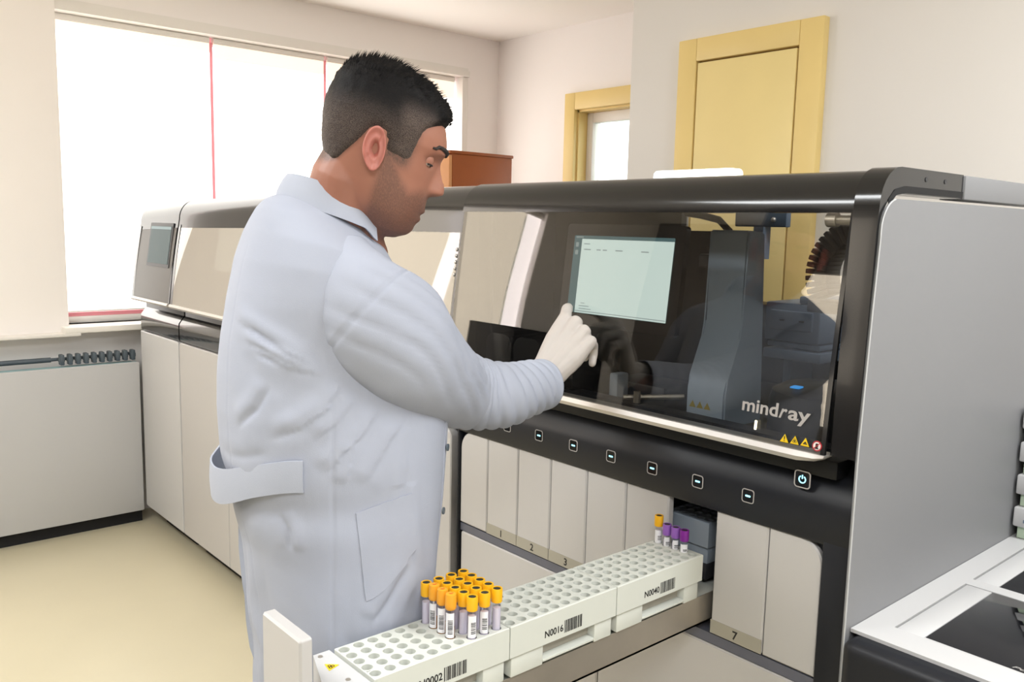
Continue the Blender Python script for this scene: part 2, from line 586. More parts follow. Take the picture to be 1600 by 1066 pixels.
obj('sash', bm, M_UPVC, wn, 'white sash inside the yellow frame')
bm = B(); box(bm, a + s, b - s, YB + .092, YB + .098, c + s, d - s); obj('pane', bm, M_PANE, wn)
# greenery outside the small window
bush = empty('garden_bush', (-4.3, 5.6, 0), 'pale green bush outside the small yellow-framed window', 'bush')
random.seed(3)
bm = B()
for k in range(260):
    v = Vector((random.gauss(0, 1), random.gauss(0, 1), random.gauss(0, 1))).normalized() * random.uniform(.5, 1)
    p = Vector((-4.5 + v.x * .75, 5.7 + v.y * .5, 1.25 + v.z * .66))
    u = Vector((random.gauss(0, 1), random.gauss(0, 1), random.gauss(0, 1))).normalized()
    q = u.orthogonal().normalized()
    vs = [bm.verts.new(p + e) for e in (u * .09, q * .04, -u * .09, -q * .04)]
    bm.faces.new(vs)
o = obj('foliage', bm, mat('bush_leaf', (120, 150, 96), .6, vary=.2), bush); o['kind'] = 'stuff'
bm = B(); tube(bm, [(-4.5, 5.7, 0), (-4.48, 5.7, .6), (-4.5, 5.7, 1.2)], [.04, .035, .02], 8); obj('stem', bm, M_WOOD, bush)
bm = B(); box(bm, -9, 3, YB + .25, 9, -.25, -.1); struct('ground', bm, mat('garden_ground', (110, 120, 90), .9, vary=.15))

# yellow door on the partition
dr = empty('door_1', (-1.845, YP, 0), kind='structure')
bm = B()
x0, x1, i0, i1, zt, zi = -2.141, -1.547, -2.054, -1.639, 2.207, 2.12
box(bm, x0, i0 - .004, YP - .032, YP + .01, 0, zt, .004); box(bm, i1 + .004, x1, YP - .032, YP + .01, 0, zt, .004)
box(bm, i0 - .004, i1 + .004, YP - .032, YP + .01, zi + .004, zt, .003)
obj('door_frame', bm, M_YFRAME, dr)
bm = B(); box(bm, i0 - .005, i1 + .005, YP - .012, YP + .01, 0, zi + .005); obj('door_groove', bm, M_YGROOVE, dr)
bm = B(); box(bm, i0 + .003, i1 - .003, YP - .03, YP + .01, .01, zi - .003, .003); obj('door_leaf', bm, M_YDOOR, dr)
bm = B(); lathe(bm, [(.003, 0), (.022, .001), (.022, .012), (.012, .016), (.012, .03)], 16)
bmesh.ops.rotate(bm, verts=bm.verts, cent=(0, 0, 0), matrix=Matrix.Rotation(PI / 2, 3, 'X'))
bmesh.ops.translate(bm, verts=bm.verts, vec=(i1 - .06, YP - .03, 1.02)); obj('door_handle', bm, M_STEEL, dr)

# baseboard along the far walls
bm = B(); box(bm, XP, XR, YP - .012, YP, 0, .08, .003); struct('baseboard_back', bm, M_UPVC)

# brown wooden cabinet in the far corner
wc = empty('wooden_cabinet', (-4.0, 3.2, 0), 'tall brown wooden cabinet in the far corner behind the analyzers', 'cabinet')
cx0, cx1, cy0, cy1, cz = -4.2, -3.55, 2.648, 3.064, 1.872
bm = B(); box(bm, cx0, cx1, cy0 + .02, cy1, .06, cz - .012, .002); obj('carcass', bm, M_WOOD, wc)
bm = B(); box(bm, cx0 - .008, cx1 + .006, cy0, cy1 + .006, cz - .012, cz + .004, .003); obj('top_board', bm, M_WOOD, wc)
for k in range(2):
    xa = cx0 + k * .325 + .002
    bm = B(); box(bm, xa, xa + .321, cy0, cy0 + .019, .08, cz - .02, .002); d_ = obj('door', bm, M_WOODF, wc, 'wooden door, coloured lighter as the lit side')
    hx = xa + (.29 if k == 0 else .03)
    bm = B(); tube(bm, [(hx, cy0 - .001, 1.0), (hx, cy0 - .025, 1.01), (hx, cy0 - .025, 1.11), (hx, cy0 - .001, 1.12)], .005, 8); obj('handle', bm, M_STEEL, d_)
bm = B(); box(bm, cx0 + .02, cx1 - .02, cy0 + .05, cy1 - .02, 0, .06); obj('plinth', bm, M_DARK, wc)

# radiator and its cover under the window
rc = empty('radiator_cover', (-4.3, .3, 0), 'long white panel covering the radiator below the big window', 'cover')
bm = B(); box(bm, -4.312, -4.29, -.88, 1.344, .065, .808, .004); obj('front_panel', bm, M_WHITE_B, rc)
bm = B(); box(bm, -4.345, -4.314, -.88, 1.344, .785, .806, .003); obj('top_lip', bm, M_TEAL, rc, 'pale teal metal lip along the top')
bm = B(); box(bm, -4.47, -4.33, -.88, 1.344, 0, .06); obj('recessed_base', bm, M_SEAM, rc, 'recessed base, coloured dark as the shadow gap')  # dark box stands for the shadow gap below the panel
ra = empty('radiator', (-4.4, .3, .06), 'grey finned radiator showing above the white cover panel', 'radiator')
bm = B(); box(bm, -4.42, -4.385, -.8, 1.344, .12, .80, .01); obj('body', bm, M_TEAL, ra)
bm = B(); tube(bm, [(-4.40, -.8, .835), (-4.40, .98, .835)], .012, 10); tube(bm, [(-4.40, .98, .835), (-4.40, 1.344, .838)], .008, 10); obj('pipe', bm, M_FIN, ra)
fin0 = None
for k in range(10):
    y = 1.018 + k * .0352
    bm = B(); box(bm, -4.385, -4.345, -.009, .009, .812, .862, .004); box(bm, -4.38, -4.35, -.0125, .0125, .826, .848, .004)
    if fin0 is None:
        fin0 = obj('fin', bm, M_FIN, ra, origin=(-4.365, 0, .83))
        fin0.location.y += y - 0
    else:
        bm.free()
        c = fin0.copy(); COL.objects.link(c); c.parent = ra; c.location.y = fin0.location.y + (y - 1.018)

# ceiling lamps added outside the camera's view to light the room and its reflections
for x, y, lb in ((-2.0, -.6, 'added unseen square-edged ceiling light panel nearer the window wall'), (.6, -.6, 'added unseen square-edged ceiling light panel behind the camera, nearer the right wall'), (.4, 1.5, 'added unseen square-edged ceiling light panel above the white worktop')):
    cl = empty('added_ceiling_light', (x, y, H), lb, 'ceiling light')
    bm = B(); ring_plate(bm, (x, y, H), (1, 0, 0), (0, -1, 0), rrect(1.24, .64, .01, 2), rrect(1.18, .58, .01, 2), .03); obj('lamp_frame', bm, M_UPVC, cl)
    bm = B(); box(bm, x - .59, x + .59, y - .29, y + .29, H - .02, H - .012); obj('diffuser', bm, M_CEILLAMP, cl)

# ------------------------------------------------------------------ analyzers
def lid_profile(y0, z0, y1, z1, ytop, ztop, yend, rad_n=8, part='all'):
    """Front glass from (y0,z0) up to (y1,z1), rolling over to a flat top at ztop ending at yend."""
    g = [(y0 + (y1 - y0) * t + .004 * math.sin(PI * t) * -1, z0 + (z1 - z0) * t) for t in [i / 10 for i in range(11)]]
    arc = []
    for i in range(1, rad_n + 1):
        t = i / rad_n * PI / 2
        arc.append((ytop - (ytop - y1) * math.cos(t), z1 + (ztop - z1) * math.sin(t)))
    return g, arc, [(yend, ztop)]


def offset_profile(p, d):
    out = []
    for i, (y, z) in enumerate(p):
        a = p[max(0, i - 1)]; b = p[min(len(p) - 1, i + 1)]
        ty, tz = b[0] - a[0], b[1] - a[1]
        l = math.hypot(ty, tz) or 1
        out.append((y + tz / l * d, z - ty / l * d))
    return out


def strip_solid(bm, pL, pR, xL, xR, t):
    """Solid sheet between a left and right (y,z) profile."""
    oL, oR = offset_profile(pL, t), offset_profile(pR, t)
    ringL = [(xL, y, z) for y, z in pL] + [(xL, y, z) for y, z in oL[::-1]]
    ringR = [(xR, y, z) for y, z in pR] + [(xR, y, z) for y, z in oR[::-1]]
    return loft(bm, [ringL, ringR])


def trim_bm(x0, x1, y, z0=1.112, z1=1.134, cut=.028):
    """Silver strip under the lid; its right end is cut on a slant."""
    bm = B()
    pr = [(y - .004, z0 + .004), (y - .008, z0 + .012), (y - .004, z1), (y + .03, z1), (y + .03, z0)]
    rings = []
    for x, top in ((x0, 0), (x1 - cut, 0), (x1 - cut * .35, .35), (x1, 1)):
        rings.append([(x, yy, zz if zz > z1 - .001 else zz + (z1 - .003 - zz) * top) for yy, zz in pr])
    loft(bm, rings)
    return bm


def fascia_bm(x0, x1, yf):
    """Concave black band below the lid: sloping ledge then upright button strip."""
    bm = B()
    pr = [(yf + .05, 1.125), (yf + .052, 1.108), (yf + .02, 1.07), (yf + .002, 1.045), (yf, 1.03), (yf, .975), (yf + .004, .968), (yf + .09, .968), (yf + .09, 1.125)]
    prism(bm, [(x0, y, z) for y, z in pr], (x1 - x0, 0, 0))
    return bm


def doorplate(x0, x1, z0, z1, yf, r, corners, t=.018):
    bm = B()
    cx, cz = (x0 + x1) / 2, (z0 + z1) / 2
    out = rrect(x1 - x0, z1 - z0, r, 8, corners)
    inn = rrect(x1 - x0 - .006, z1 - z0 - .006, max(r - .003, .002), 8, corners)
    r0 = [(cx + a, yf + t, cz + b) for a, b in out]
    r1 = [(cx + a, yf + .003, cz + b) for a, b in out]
    r2 = [(cx + a, yf, cz + b) for a, b in inn]
    loft(bm, [r0, r1, r2])
    return bm


YFR = 1.352      # front plane of doors and drawers


def make_screen(root, c, ux, uy, wd, ht, lit=None):
    """Touchscreen: black bezel with a lit page."""
    ux, uy = Vector(ux).normalized(), Vector(uy).normalized()
    n = ux.cross(uy)
    c = Vector(c)
    bm = B(); plate(bm, c - n * .012, ux, uy, rrect(wd, ht, .006, 4), .012)
    bz = obj('touchscreen', bm, lit or M_BLACKGLOSS, root)
    return bz, n


def analyzer(x0, x1, zl, zr, label, doors, screen=None, lid=None):
    """Left-hand modules of the row."""
    root = empty('clinical_analyzer', ((x0 + x1) / 2, 1.8, 0), label, 'analyzer', 'analyzer modules standing in one row')
    bm = B(); box(bm, x0 + .004, x1 - .004, YFR + .03, 2.3, .08, 1.128, .004); obj('body', bm, M_DARK, root)
    bm = B(); box(bm, x0 + .05, x1 - .05, YFR + .08, 2.25, 0, .08); obj('plinth', bm, M_SEAM, root)
    for (a, b, c) in doors:
        bm = doorplate(a, b, .09, .963, YFR, .03, c, .026); obj('door', bm, M_WHITE_B if a < -3.9 else M_WHITE, root)
    bm = fascia_bm(x0 + .004, x1 - .004, YFR + .004); obj('fascia', bm, M_BLACKSHEEN, root)
    bm = trim_bm(x0 + .004, x1 - .006, 1.318, cut=.012); obj('trim_strip', bm, M_SILVER, root, 'silver strip under the lid')
    gl, al, tl = lid_profile(1.318, 1.132, 1.372, zl - .085, 1.45, zl, 1.66)
    gr, ar, tr_ = lid_profile(1.318, 1.132, 1.372, zr - .085, 1.45, zr, 1.66)
    ip = 9
    # dark painted border around the glass, then the glass itself
    pL, pR = gl + al + tl, gr + ar + tr_
    bm = B(); strip_solid(bm, gl[ip:] + al + tl, gr[ip:] + ar + tr_, x0 + .003, x1 - .003, .006); obj('hood_top', bm, M_BLACKGLOSS, root)
    for xa, xb in ((x0 + .003, x0 + .03), (x1 - .012, x1 - .003)):
        bm = B(); strip_solid(bm, gl[:ip + 1], gr[:ip + 1], xa, xb, .006); obj('lid_border', bm, M_BLACKGLOSS, root)
    bm = B(); strip_solid(bm, gl[:ip + 1], gr[:ip + 1], x0 + .03, x1 - .012, .005); obj('glass_lid', bm, lid or M_LIDC, root, 'smoked lid reflecting the room')
    bm = B(); box(bm, x0 + .01, x1 - .01, 1.62, 1.64, 1.128, min(zl, zr) - .012); obj('inner_wall', bm, M_DARK, root)
    bm = B(); box(bm, x0 + .004, x1 - .004, 1.66, 2.3, 1.128, min(zl, zr) - .004, .006); obj('rear_housing', bm, M_GREYPANEL, root)
    for xs in (x0 + .003, x1 - .011):
        bm = B()
        pr = offset_profile(pL if xs < (x0 + x1) / 2 else pR, .007)
        prism(bm, [(xs, y, z) for y, z in pr] + [(xs, 1.66, 1.13), (xs, 1.33, 1.13)], (.008, 0, 0)); obj('hood_end', bm, M_BLACKGLOSS, root)
    if screen:
        sx0, sx1, sz0, sz1 = screen
        k = (1.372 - 1.318) / (zl - .085 - 1.132)
        ym = 1.318 + k * ((sz0 + sz1) / 2 - 1.132)
        uy = Vector((0, k, 1)).normalized(); ux = Vector((1, 0, 0))
        c = Vector(((sx0 + sx1) / 2, ym + (.016 if lid is None else -.008), (sz0 + sz1) / 2))
        bz, n = make_screen(root, c, ux, uy, sx1 - sx0 + .03, sz1 - sz0 + .03, lit=M_DARK if lid else M_BLACKGLOSS)
        bm = B(); plate(bm, c + n * .0004, ux, uy, rrect(sx1 - sx0, sz1 - sz0, .003, 2), .0012); obj('display', bm, M_SCREEN if lid is None else M_SCREENDIM, bz)
        bm = B(); plate(bm, c + uy * ((sz1 - sz0) / 2 - .008) + n * .0018, ux, uy, rrect(sx1 - sx0 - .004, .012, .001, 2), .0004); obj('title_bar', bm, M_SCREENTXT, bz)
    return root


analyzer(-4.288, -3.785, 1.566, 1.585, 'narrow white and dark grey analyzer at the far end by the window wall', [(-4.284, -3.789, (0, 0, .5, 0))], screen=(-4.102, -3.845, 1.30, 1.468), lid=M_LIDM)
analyzer(-3.779, -2.765, 1.585, 1.600, 'second analyzer module from the window wall, glass lid showing a pale screen', [(-3.775, -3.275, (0, 0, 0, .5)), (-3.269, -2.769, (0, 0, .5, 0))], screen=(-3.38, -3.08, 1.30, 1.49))
analyzer(-2.759, -1.765, 1.600, 1.606, 'analyzer module mostly hidden behind the man in the white coat', [(-2.755, -2.265, (0, 0, 0, .5)), (-2.259, -1.790, (0, 0, 1, 0))], lid=M_LID)

# --- main module
X0, X1 = -1.755, -.66
root = empty('clinical_analyzer', (-1.2, 1.8, 0), 'largest analyzer in front, seven numbered drawer lanes and a lit touchscreen', 'analyzer', 'analyzer modules standing in one row')
bm = B()
ZL = .708
box(bm, X0, -.658, 1.40, 2.2, .08, ZL)                                   # lower body
box(bm, X0, -1.104, YFR + .012, 1.72, ZL, .97); box(bm, -.942, X1 - .004, YFR + .012, 1.72, ZL, .97)   # beside the open lane
box(bm, X0, X1 - .004, 1.72, 2.2, ZL, 1.06)
box(bm, -1.104, -.942, 1.70, 1.72, ZL, .97)
box(bm, X0, X1 - .004, YFR + .09, 1.72, .97, 1.06)
obj('body', bm, M_BLACK, root)
bm = B(); box(bm, X0 + .05, X1 - .05, YFR + .08, 2.15, 0, .08); obj('plinth', bm, M_SEAM, root)
bm = fascia_bm(X0, -.6575, YFR - .008); obj('fascia', bm, M_BLACK, root)
# black front border around the drawers
bm = B(); box(bm, X0, -1.7485, YFR - .006, YFR + .012, .09, .975, .003); obj('front_border', bm, M_BLACK, root)
bm = B(); box(bm, -.716, -.6575, YFR - .008, YFR + .03, .09, .975, .002); obj('front_border', bm, M_BLACK, root)
bm = B(); box(bm, X0, X1 - .004, YFR + .004, 1.40, ZL - .012, ZL + .008); obj('ledge', bm, mat('grey_ledge', (92, 94, 106), .45), root)
# lower doors
for a, b in ((-1.744, -1.239), (-1.236, -.725)):
    bm = doorplate(a, b, .09, .694, YFR + .002, .006, (1, 1, 1, 1), .03); obj('lower_door', bm, M_WHITE, root)
# drawer fronts
edges = [-1.747, -1.635, -1.519, -1.404, -1.287, -1.171, -1.056]
marks = [None, '1', '2', '3', '4', '5']


def drawer_front(a, b, mark, corners, par=root, yf=YFR):
    bm = doorplate(a + .001, b - .001, .720, .968, yf, .004 if corners == (1, 1, 1, 1) else .045, corners, .016)
    d = obj('drawer_front', bm, M_WHITE, par)
    if mark:
        bm = B(); box(bm, a + .001, b - .001, yf - .0006, yf + .001, .7205, .748); obj('label_band', bm, M_LABELBAND, d, 'taupe band with the lane number')
        bm = text_bm(mark, ((a + b) / 2, yf - .0008, .7265), (1, 0, 0), (0, 0, 1), .0165, bold=.018); obj('lane_number', bm, M_INK, d)
    return d


for i in range(6):
    drawer_front(edges[i], edges[i + 1], marks[i], (0, 0, 0, 1) if i == 0 else (1, 1, 1, 1))
drawer_front(-.942, -.826, '7', (1, 1, 1, 1))
drawer_front(-.826, -.717, None, (0, 0, 1, 0))
# button row
def button(x, z, s, icon, power=False):
    yb = YFR - .008
    bm = B(); ring_plate(bm, (x, yb, z), (1, 0, 0), (0, 0, 1), rrect(s, s, s * .2, 4), rrect(s * .88, s * .88, s * .15, 4), .0012)
    plate(bm, (x, yb, z), (1, 0, 0), (0, 0, 1), rrect(s * .87, s * .87, s * .15, 4), .0004)
    bm2 = B(); ring_plate(bm2, (x, yb, z), (1, 0, 0), (0, 0, 1), rrect(s, s, s * .2, 4), rrect(s * .88, s * .88, s * .15, 4), .0014)
    bm.free()
    bm = B(); plate(bm, (x, yb, z), (1, 0, 0), (0, 0, 1), rrect(s * .9, s * .9, s * .16, 4), .0008)
    b = obj('power_button' if power else 'lane_button', bm, M_BLACKGLOSS, root)
    obj('button_rim', bm2, M_LOGO, b, 'thin silver rim')
    bm = B()
    if power:
        pts = [(s * .2 * math.cos(t), s * .2 * math.sin(t)) for t in np.linspace(PI / 2 + .55, PI / 2 + 2 * PI - .55, 18)]
        tube(bm, [(x + p, yb - .0012, z + q) for p, q in pts], .0011, 6)
        tube(bm, [(x, yb - .0012, z + s * .04), (x, yb - .0012, z + s * .26)], .0011, 6)
    else:
        plate(bm, (x, yb - .0008, z), (1, 0, 0), (0, 0, 1), rrect(s * .42, s * .13, s * .05, 3), .0006)
    obj('button_icon', bm, M_CYAN, b, 'glowing cyan sign')


for k in range(7):
    button(-1.552 + k * .1139, 1.0165, .026, '-')
button(-.762, 1.074, .031, 'p', True)

# lid: glass and black hood
LY0, LZ0, LY1, LZ1 = 1.305, 1.134, 1.350, 1.535
g, a_, t_ = lid_profile(LY0, LZ0, LY1, LZ1, 1.42, 1.607, 1.64)
gx0, gx1 = X0 + .012, -.712
hp = g[10:] + a_ + t_
bm = B(); strip_solid(bm, hp, hp, X0 + .006, -.70, .008); obj('hood_top', bm, M_BLACKGLOSS, root)
for xa, xb in ((X0 + .006, gx0), (gx1, -.704)):
    bm = B(); strip_solid(bm, g, g, xa, xb, .006); obj('lid_border', bm, M_BLACKGLOSS, root)
bm = B(); strip_solid(bm, g, g, gx0, gx1, .005); obj('glass_lid', bm, M_LIDMAIN, root, 'smoked glass lid reflecting the room')
bm = trim_bm(X0 + .008, -.702, LY0, z0=1.114, z1=1.135, cut=.05); obj('trim_strip', bm, M_SILVER, root, 'silver strip under the lid, cut on a slant at its end')
# black rim between lid and side panel
outer = [(1.316, 1.135), (1.330, 1.50), (1.334, 1.545)]
for i in range(1, 8):
    t = i / 7 * PI / 2
    outer.append((1.400 - .066 * math.cos(t), 1.545 + .065 * math.sin(t)))
outer.append((1.64, 1.610))
inner = [(1.64, 1.567), (1.40, 1.567)]
for i in range(1, 7):
    t = PI / 2 - i / 6 * PI / 2
    inner.append((1.395 - .052 * math.cos(t), 1.515 + .052 * math.sin(t)))
inner += [(1.336, 1.42), (1.330, 1.135)]
bm = B(); prism(bm, [(-.70, y, z) for y, z in outer + inner], (.043, 0, 0)); obj('end_rim', bm, M_BLACKGLOSS, root, 'black curved rim at the end of the hood')
bm = B()
gro = [(1.64, 1.580), (1.415, 1.580), (1.38, 1.573), (1.36, 1.556), (1.36, 1.545), (1.385, 1.564), (1.42, 1.569), (1.64, 1.569)]
prism(bm, [(-.657, y, z) for y, z in gro], (.0012, 0, 0)); obj('rim_groove', bm, M_SEAM, root)
bm = B()
for y in (1.49, 1.565):
    lathe_bm = B(); lathe(lathe_bm, [(.004, 0), (.004, .001)], 10)
    bmesh.ops.rotate(lathe_bm, verts=lathe_bm.verts, cent=(0, 0, 0), matrix=Matrix.Rotation(PI / 2, 3, 'Y'))
    bmesh.ops.translate(lathe_bm, verts=lathe_bm.verts, vec=(-.657, y, 1.594))
    o = obj('rim_screw', lathe_bm, M_DARK, root)
bm.free()
# grey side panel with rounded upper front corner
pp = [(1.319, .09), (1.319, 1.15), (1.330, 1.38), (1.337, 1.49)]
for i in range(0, 9):
    t = i / 8 * PI / 2
    pp.append((1.388 - .051 * math.cos(t), 1.507 + .051 * math.sin(t)))
pp += [(2.2, 1.558), (2.2, .09)]
bm = B()
prism(bm, [(-.657, y, z) for y, z in pp], (.005, 0, 0))
cy, cz = 1.75, .8
o = obj('side_panel', bm, M_GREYPANEL, root, 'large plain grey side panel')
bm = B()
edge = offset_profile(pp[1:11], .0015)
tube(bm, [(-.6530, y, z) for y, z in pp[0:12]], .0013, 6); obj('panel_edge', bm, M_EDGE, root, 'pale rounded edge of the side panel')
bm = B(); box(bm, -.70, -.653, 1.642, 2.2, 1.566, 1.609, .003); obj('top_rail', bm, M_GREYPANEL, root, 'pale grey rail behind the hood')
bm = B(); box(bm, X0 + .006, -.70, 2.1, 2.2, 1.06, 1.30, .004); obj('rear_wall', bm, M_INNER, root)
bm = B(); box(bm, X0 + .016, X0 + .022, 1.44, 2.2, 1.06, 1.585); obj('inner_end_wall', bm, M_INNER, root)
# deck inside the hood
bm = B(); box(bm, X0 + .016, -.70, 1.40, 2.1, 1.06, 1.085); box(bm, X0 + .016, -.70, 1.345, 1.42, 1.085, 1.118, .004); obj('deck', bm, M_INNER, root)
# dark inner partition behind the touchscreen
bm = B(); box(bm, X0 + .02, -1.30, 1.66, 1.68, 1.085, 1.585); box(bm, -1.30, -1.14, 1.66, 1.68, 1.085, 1.50); obj('inner_partition', bm, M_INNER, root)
# rounded black bin at the left inside
bm = B()
for cx in (-1.66, -1.55, -1.44):
    prism(bm, [(cx + p, 1.40, 1.16 + q) for p, q in rrect(.10, .14, .03, 5)], (0, .16, 0))
obj('reagent_bin', bm, M_BLACKGLOSS, root)
bm = B(); box(bm, -1.37, -1.2, 1.50, 1.62, 1.085, 1.15, .006); obj('sample_track', bm, M_DARK, root)
bm = B(); box(bm, -1.33, -1.305, 1.46, 1.50, 1.085, 1.17, .004); obj('post', bm, M_GREYRACK, root)
bm = B(); tube(bm, [(-1.25, 1.42, 1.13), (-1.16, 1.52, 1.135)], .006, 8); tube(bm, [(-1.21, 1.42, 1.10), (-1.21, 1.42, 1.15)], .008, 10); obj('steel_rod', bm, M_STEEL, root)

# touchscreen behind the glass
LK = (LY1 - LY0) / (LZ1 - LZ0)
UY = Vector((0, LK, 1)).normalized(); UX = Vector((1, 0, 0)); UN = UX.cross(UY)
def onlid(x, z, d=0.0):
    """Point on the outer face of the lid glass, d behind it."""
    t = (z - LZ0) / (LZ1 - LZ0)
    return Vector((x, LY0 + LK * (z - LZ0) - .004 * math.sin(PI * t), z)) - UN * d
sc0 = onlid(-1.208, 1.402, .010)
bm = B(); plate(bm, sc0 - UN * .014, UX, UY, rrect(.325, .218, .008, 5), .014); ts = obj('touchscreen', bm, M_BLACKGLOSS, root, 'touchscreen with a black bezel')
bm = B(); plate(bm, sc0 + UN * .0002, UX, UY, rrect(.276, .168, .002, 2), .0008); obj('display_frame', bm, M_SCREENBAR, ts, 'dark teal menu bars')
bm = B(); plate(bm, sc0 + UX * .012 - UY * .0035 + UN * .001, UX, UY, rrect(.252, .160, .001, 2), .0008); obj('display', bm, M_SCREEN, ts, 'pale lit page')
bm = B()
for q, (px_, wd) in enumerate(((-.095, .02), (-.062, .012), (-.044, .012), (-.004, .02), (.066, .02))):
    plate(bm, sc0 + UX * px_ + UY * (.054 - .002 * q * 0) + UN * .0018, UX, UY, rrect(wd, .0024, .0004, 1), .0003)
plate(bm, sc0 + UX * -.098 + UY * .066 + UN * .0018, UX, UY, rrect(.018, .0018, .0004, 1), .0003)
for q in range(3):
    plate(bm, sc0 + UX * (-.092 + .004 * q) - UY * (.062 + .006 * q) + UN * .0018, UX, UY, rrect((.012, .03, .036)[q], .0015, .0004, 1), .0003)
plate(bm, sc0 + UX * .012 - UY * .0795 + UN * .0018, UX, UY, rrect(.25, .0015, .0004, 1), .0003)
obj('screen_text', bm, M_SCREENTXT, ts, 'small grey headings')
bm = B()
for q in range(2):
    plate(bm, sc0 + UX * -.1275 + UY * (.064 - .017 * q) + UN * .0012, UX, UY, rrect(.009, .010, .002, 3), .0005)
plate(bm, sc0 + UX * -.122 + UY * .0805 + UN * .0012, UX, UY, rrect(.022, .003, .0006, 1), .0003)
obj('menu_icon', bm, M_SCREENTXT, ts)

bm = B()
for q in range(5):
    ball(bm, onlid(-1.757, 1.375 + .016 * q, .002), .004, 8, (1, 1, 1.3))
obj('lid_hinge', bm, M_SILVER, root, 'bright little hinge beads in the seam between two lids')['kind'] = 'stuff'
# slate robot column
tw = [(1.500, 1.503), (1.500, 1.31), (1.490, 1.28), (1.456, 1.20), (1.448, 1.17), (1.448, 1.10), (1.585, 1.10), (1.575, 1.20), (1.560, 1.50)]
bm = B(); prism(bm, [(-1.100, y, z) for y, z in tw], (.096, 0, 0))
bmesh.ops.bevel(bm, geom=list(bm.edges), offset=.004, segments=2, affect='EDGES')
col = obj('robot_column', bm, M_TOWER, root, 'slate grey column of the pipetting robot')


def triangle(par, c, ux, uy, s, face, glyph, name='warning_sign'):
    """Yellow warning triangle with a black border and a small sign."""
    c, ux, uy = Vector(c), Vector(ux).normalized(), Vector(uy).normalized()
    n = ux.cross(uy)
    h = s * .87
    tri = [(-s / 2, -h / 2), (s / 2, -h / 2), (0, h / 2)]
    bm = B(); plate(bm, c, ux, uy, [(a * 1.12, b * 1.12 - .02 * s) for a, b in tri], .0004)
    t = obj(name, bm, M_INK, par)
    bm = B(); plate(bm, c + n * .0004, ux, uy, tri, .0004); obj('sign_face', bm, face, t)
    bm = B()
    cc = c + n * .0008
    if glyph == '!':
        plate(bm, cc + uy * .02 * s, ux, uy, [(-.05 * s, -.14 * s), (.05 * s, -.14 * s), (.06 * s, .18 * s), (-.06 * s, .18 * s)], .0003)
        plate(bm, cc - uy * .25 * s, ux, uy, rrect(.1 * s, .1 * s, .04 * s, 2), .0003)
    elif glyph == 'bio':
        for j in range(3):
            t0 = PI / 2 + j * 2 * PI / 3
            cj = cc + ux * math.cos(t0) * .13 * s + uy * (math.sin(t0) * .13 * s - .1 * s)
            ring_plate(bm, cj, ux, uy, [(.12 * s * math.cos(q), .12 * s * math.sin(q)) for q in np.linspace(0, 2 * PI, 13)[:-1]], [(.075 * s * math.cos(q), .075 * s * math.sin(q)) for q in np.linspace(0, 2 * PI, 13)[:-1]], .0003)
        plate(bm, cc - uy * .1 * s, ux, uy, [(.06 * s * math.cos(q), .06 * s * math.sin(q)) for q in np.linspace(0, 2 * PI, 9)[:-1]], .0003)
    elif glyph == 'laser':
        plate(bm, cc + ux * .0 - uy * .12 * s, ux, uy, [(.09 * s * math.cos(q), .09 * s * math.sin(q)) for q in np.linspace(0, 2 * PI, 9)[:-1]], .0003)
        plate(bm, cc + ux * .12 * s - uy * .12 * s, ux, uy, rrect(.22 * s, .035 * s, .01 * s, 1), .0003)
    else:
        plate(bm, cc - uy * .2 * s, ux, uy, rrect(.46 * s, .10 * s, .03 * s, 2), .0003)
        plate(bm, cc + ux * .02 * s - uy * .08 * s, ux, uy, [(-.18 * s, -.06 * s), (.14 * s, -.04 * s), (.05 * s, .1 * s), (-.05 * s, .1 * s)], .0003)
    obj('sign_symbol', bm, M_INK, t)
    return t


for q in range(3):
    bm = B(); c = Vector((-1.082 + .0185 * q, 1.4478, 1.142))
    s_ = .0165
    tri = [(-s_ / 2, -s_ * .43), (s_ / 2, -s_ * .43), (0, s_ * .43)]
    plate(bm, c, UX, (0, 0, 1), tri, .0005); tsg = obj('warning_triangle', bm, M_SHADESIGN, col)
for q, gph in enumerate(('!', 'bio', 'hand')):
    triangle(root, onlid(-.779 + .0195 * q, 1.150 + .0005 * q, -.0004), UX, UY, .0165, M_YELLOWSIGN, gph)
c = onlid(-.7185, 1.1485, -.0004)
circ = [(.0088 * math.cos(q), .0088 * math.sin(q)) for q in np.linspace(0, 2 * PI, 25)[:-1]]
bm = B(); plate(bm, c, UX, UY, circ, .0004); ps = obj('prohibition_sign', bm, M_REDSIGN, root, 'round red prohibition sign')
bm = B(); plate(bm, c + UN * .0004, UX, UY, [(a * .76, b * .76) for a, b in circ], .0004); obj('sign_face', bm, M_SIGNWHITE, ps)
bm = B(); plate(bm, c + UN * .0008 + UY * .0005, UX, UY, rrect(.0045, .0075, .0012, 3), .0003); plate(bm, c + UN * .0008 - UY * .004, UX, UY, rrect(.007, .002, .0005, 2), .0003); obj('sign_symbol', bm, M_INK, ps)
bm = B(); v = (UX + UY).normalized(); plate(bm, c + UN * .0012, v, UN.cross(v), rrect(.0145, .0013, .0003, 1), .0003); obj('sign_bar', bm, M_REDSIGN, ps)
bm = text_bm('mind', onlid(-.8695, 1.1835, -.0004), UX, UY, .0235, bold=.02, align='LEFT', width=.072)
obj('logo_lettering', bm, M_LOGO, root, 'silver brand lettering on the glass')
bm = text_bm('r', onlid(-.795, 1.1835, -.0004), UX, UY, .0235, bold=.02, shear=.35, align='LEFT', width=.0155)
obj('logo_lettering', bm, M_LOGO, root, 'slanted silver letter on the glass')
bm = text_bm('ay', onlid(-.7775, 1.1835, -.0004), UX, UY, .0235, bold=.02, align='LEFT', width=.0415)
obj('logo_lettering', bm, M_LOGO, root, 'silver brand lettering on the glass')
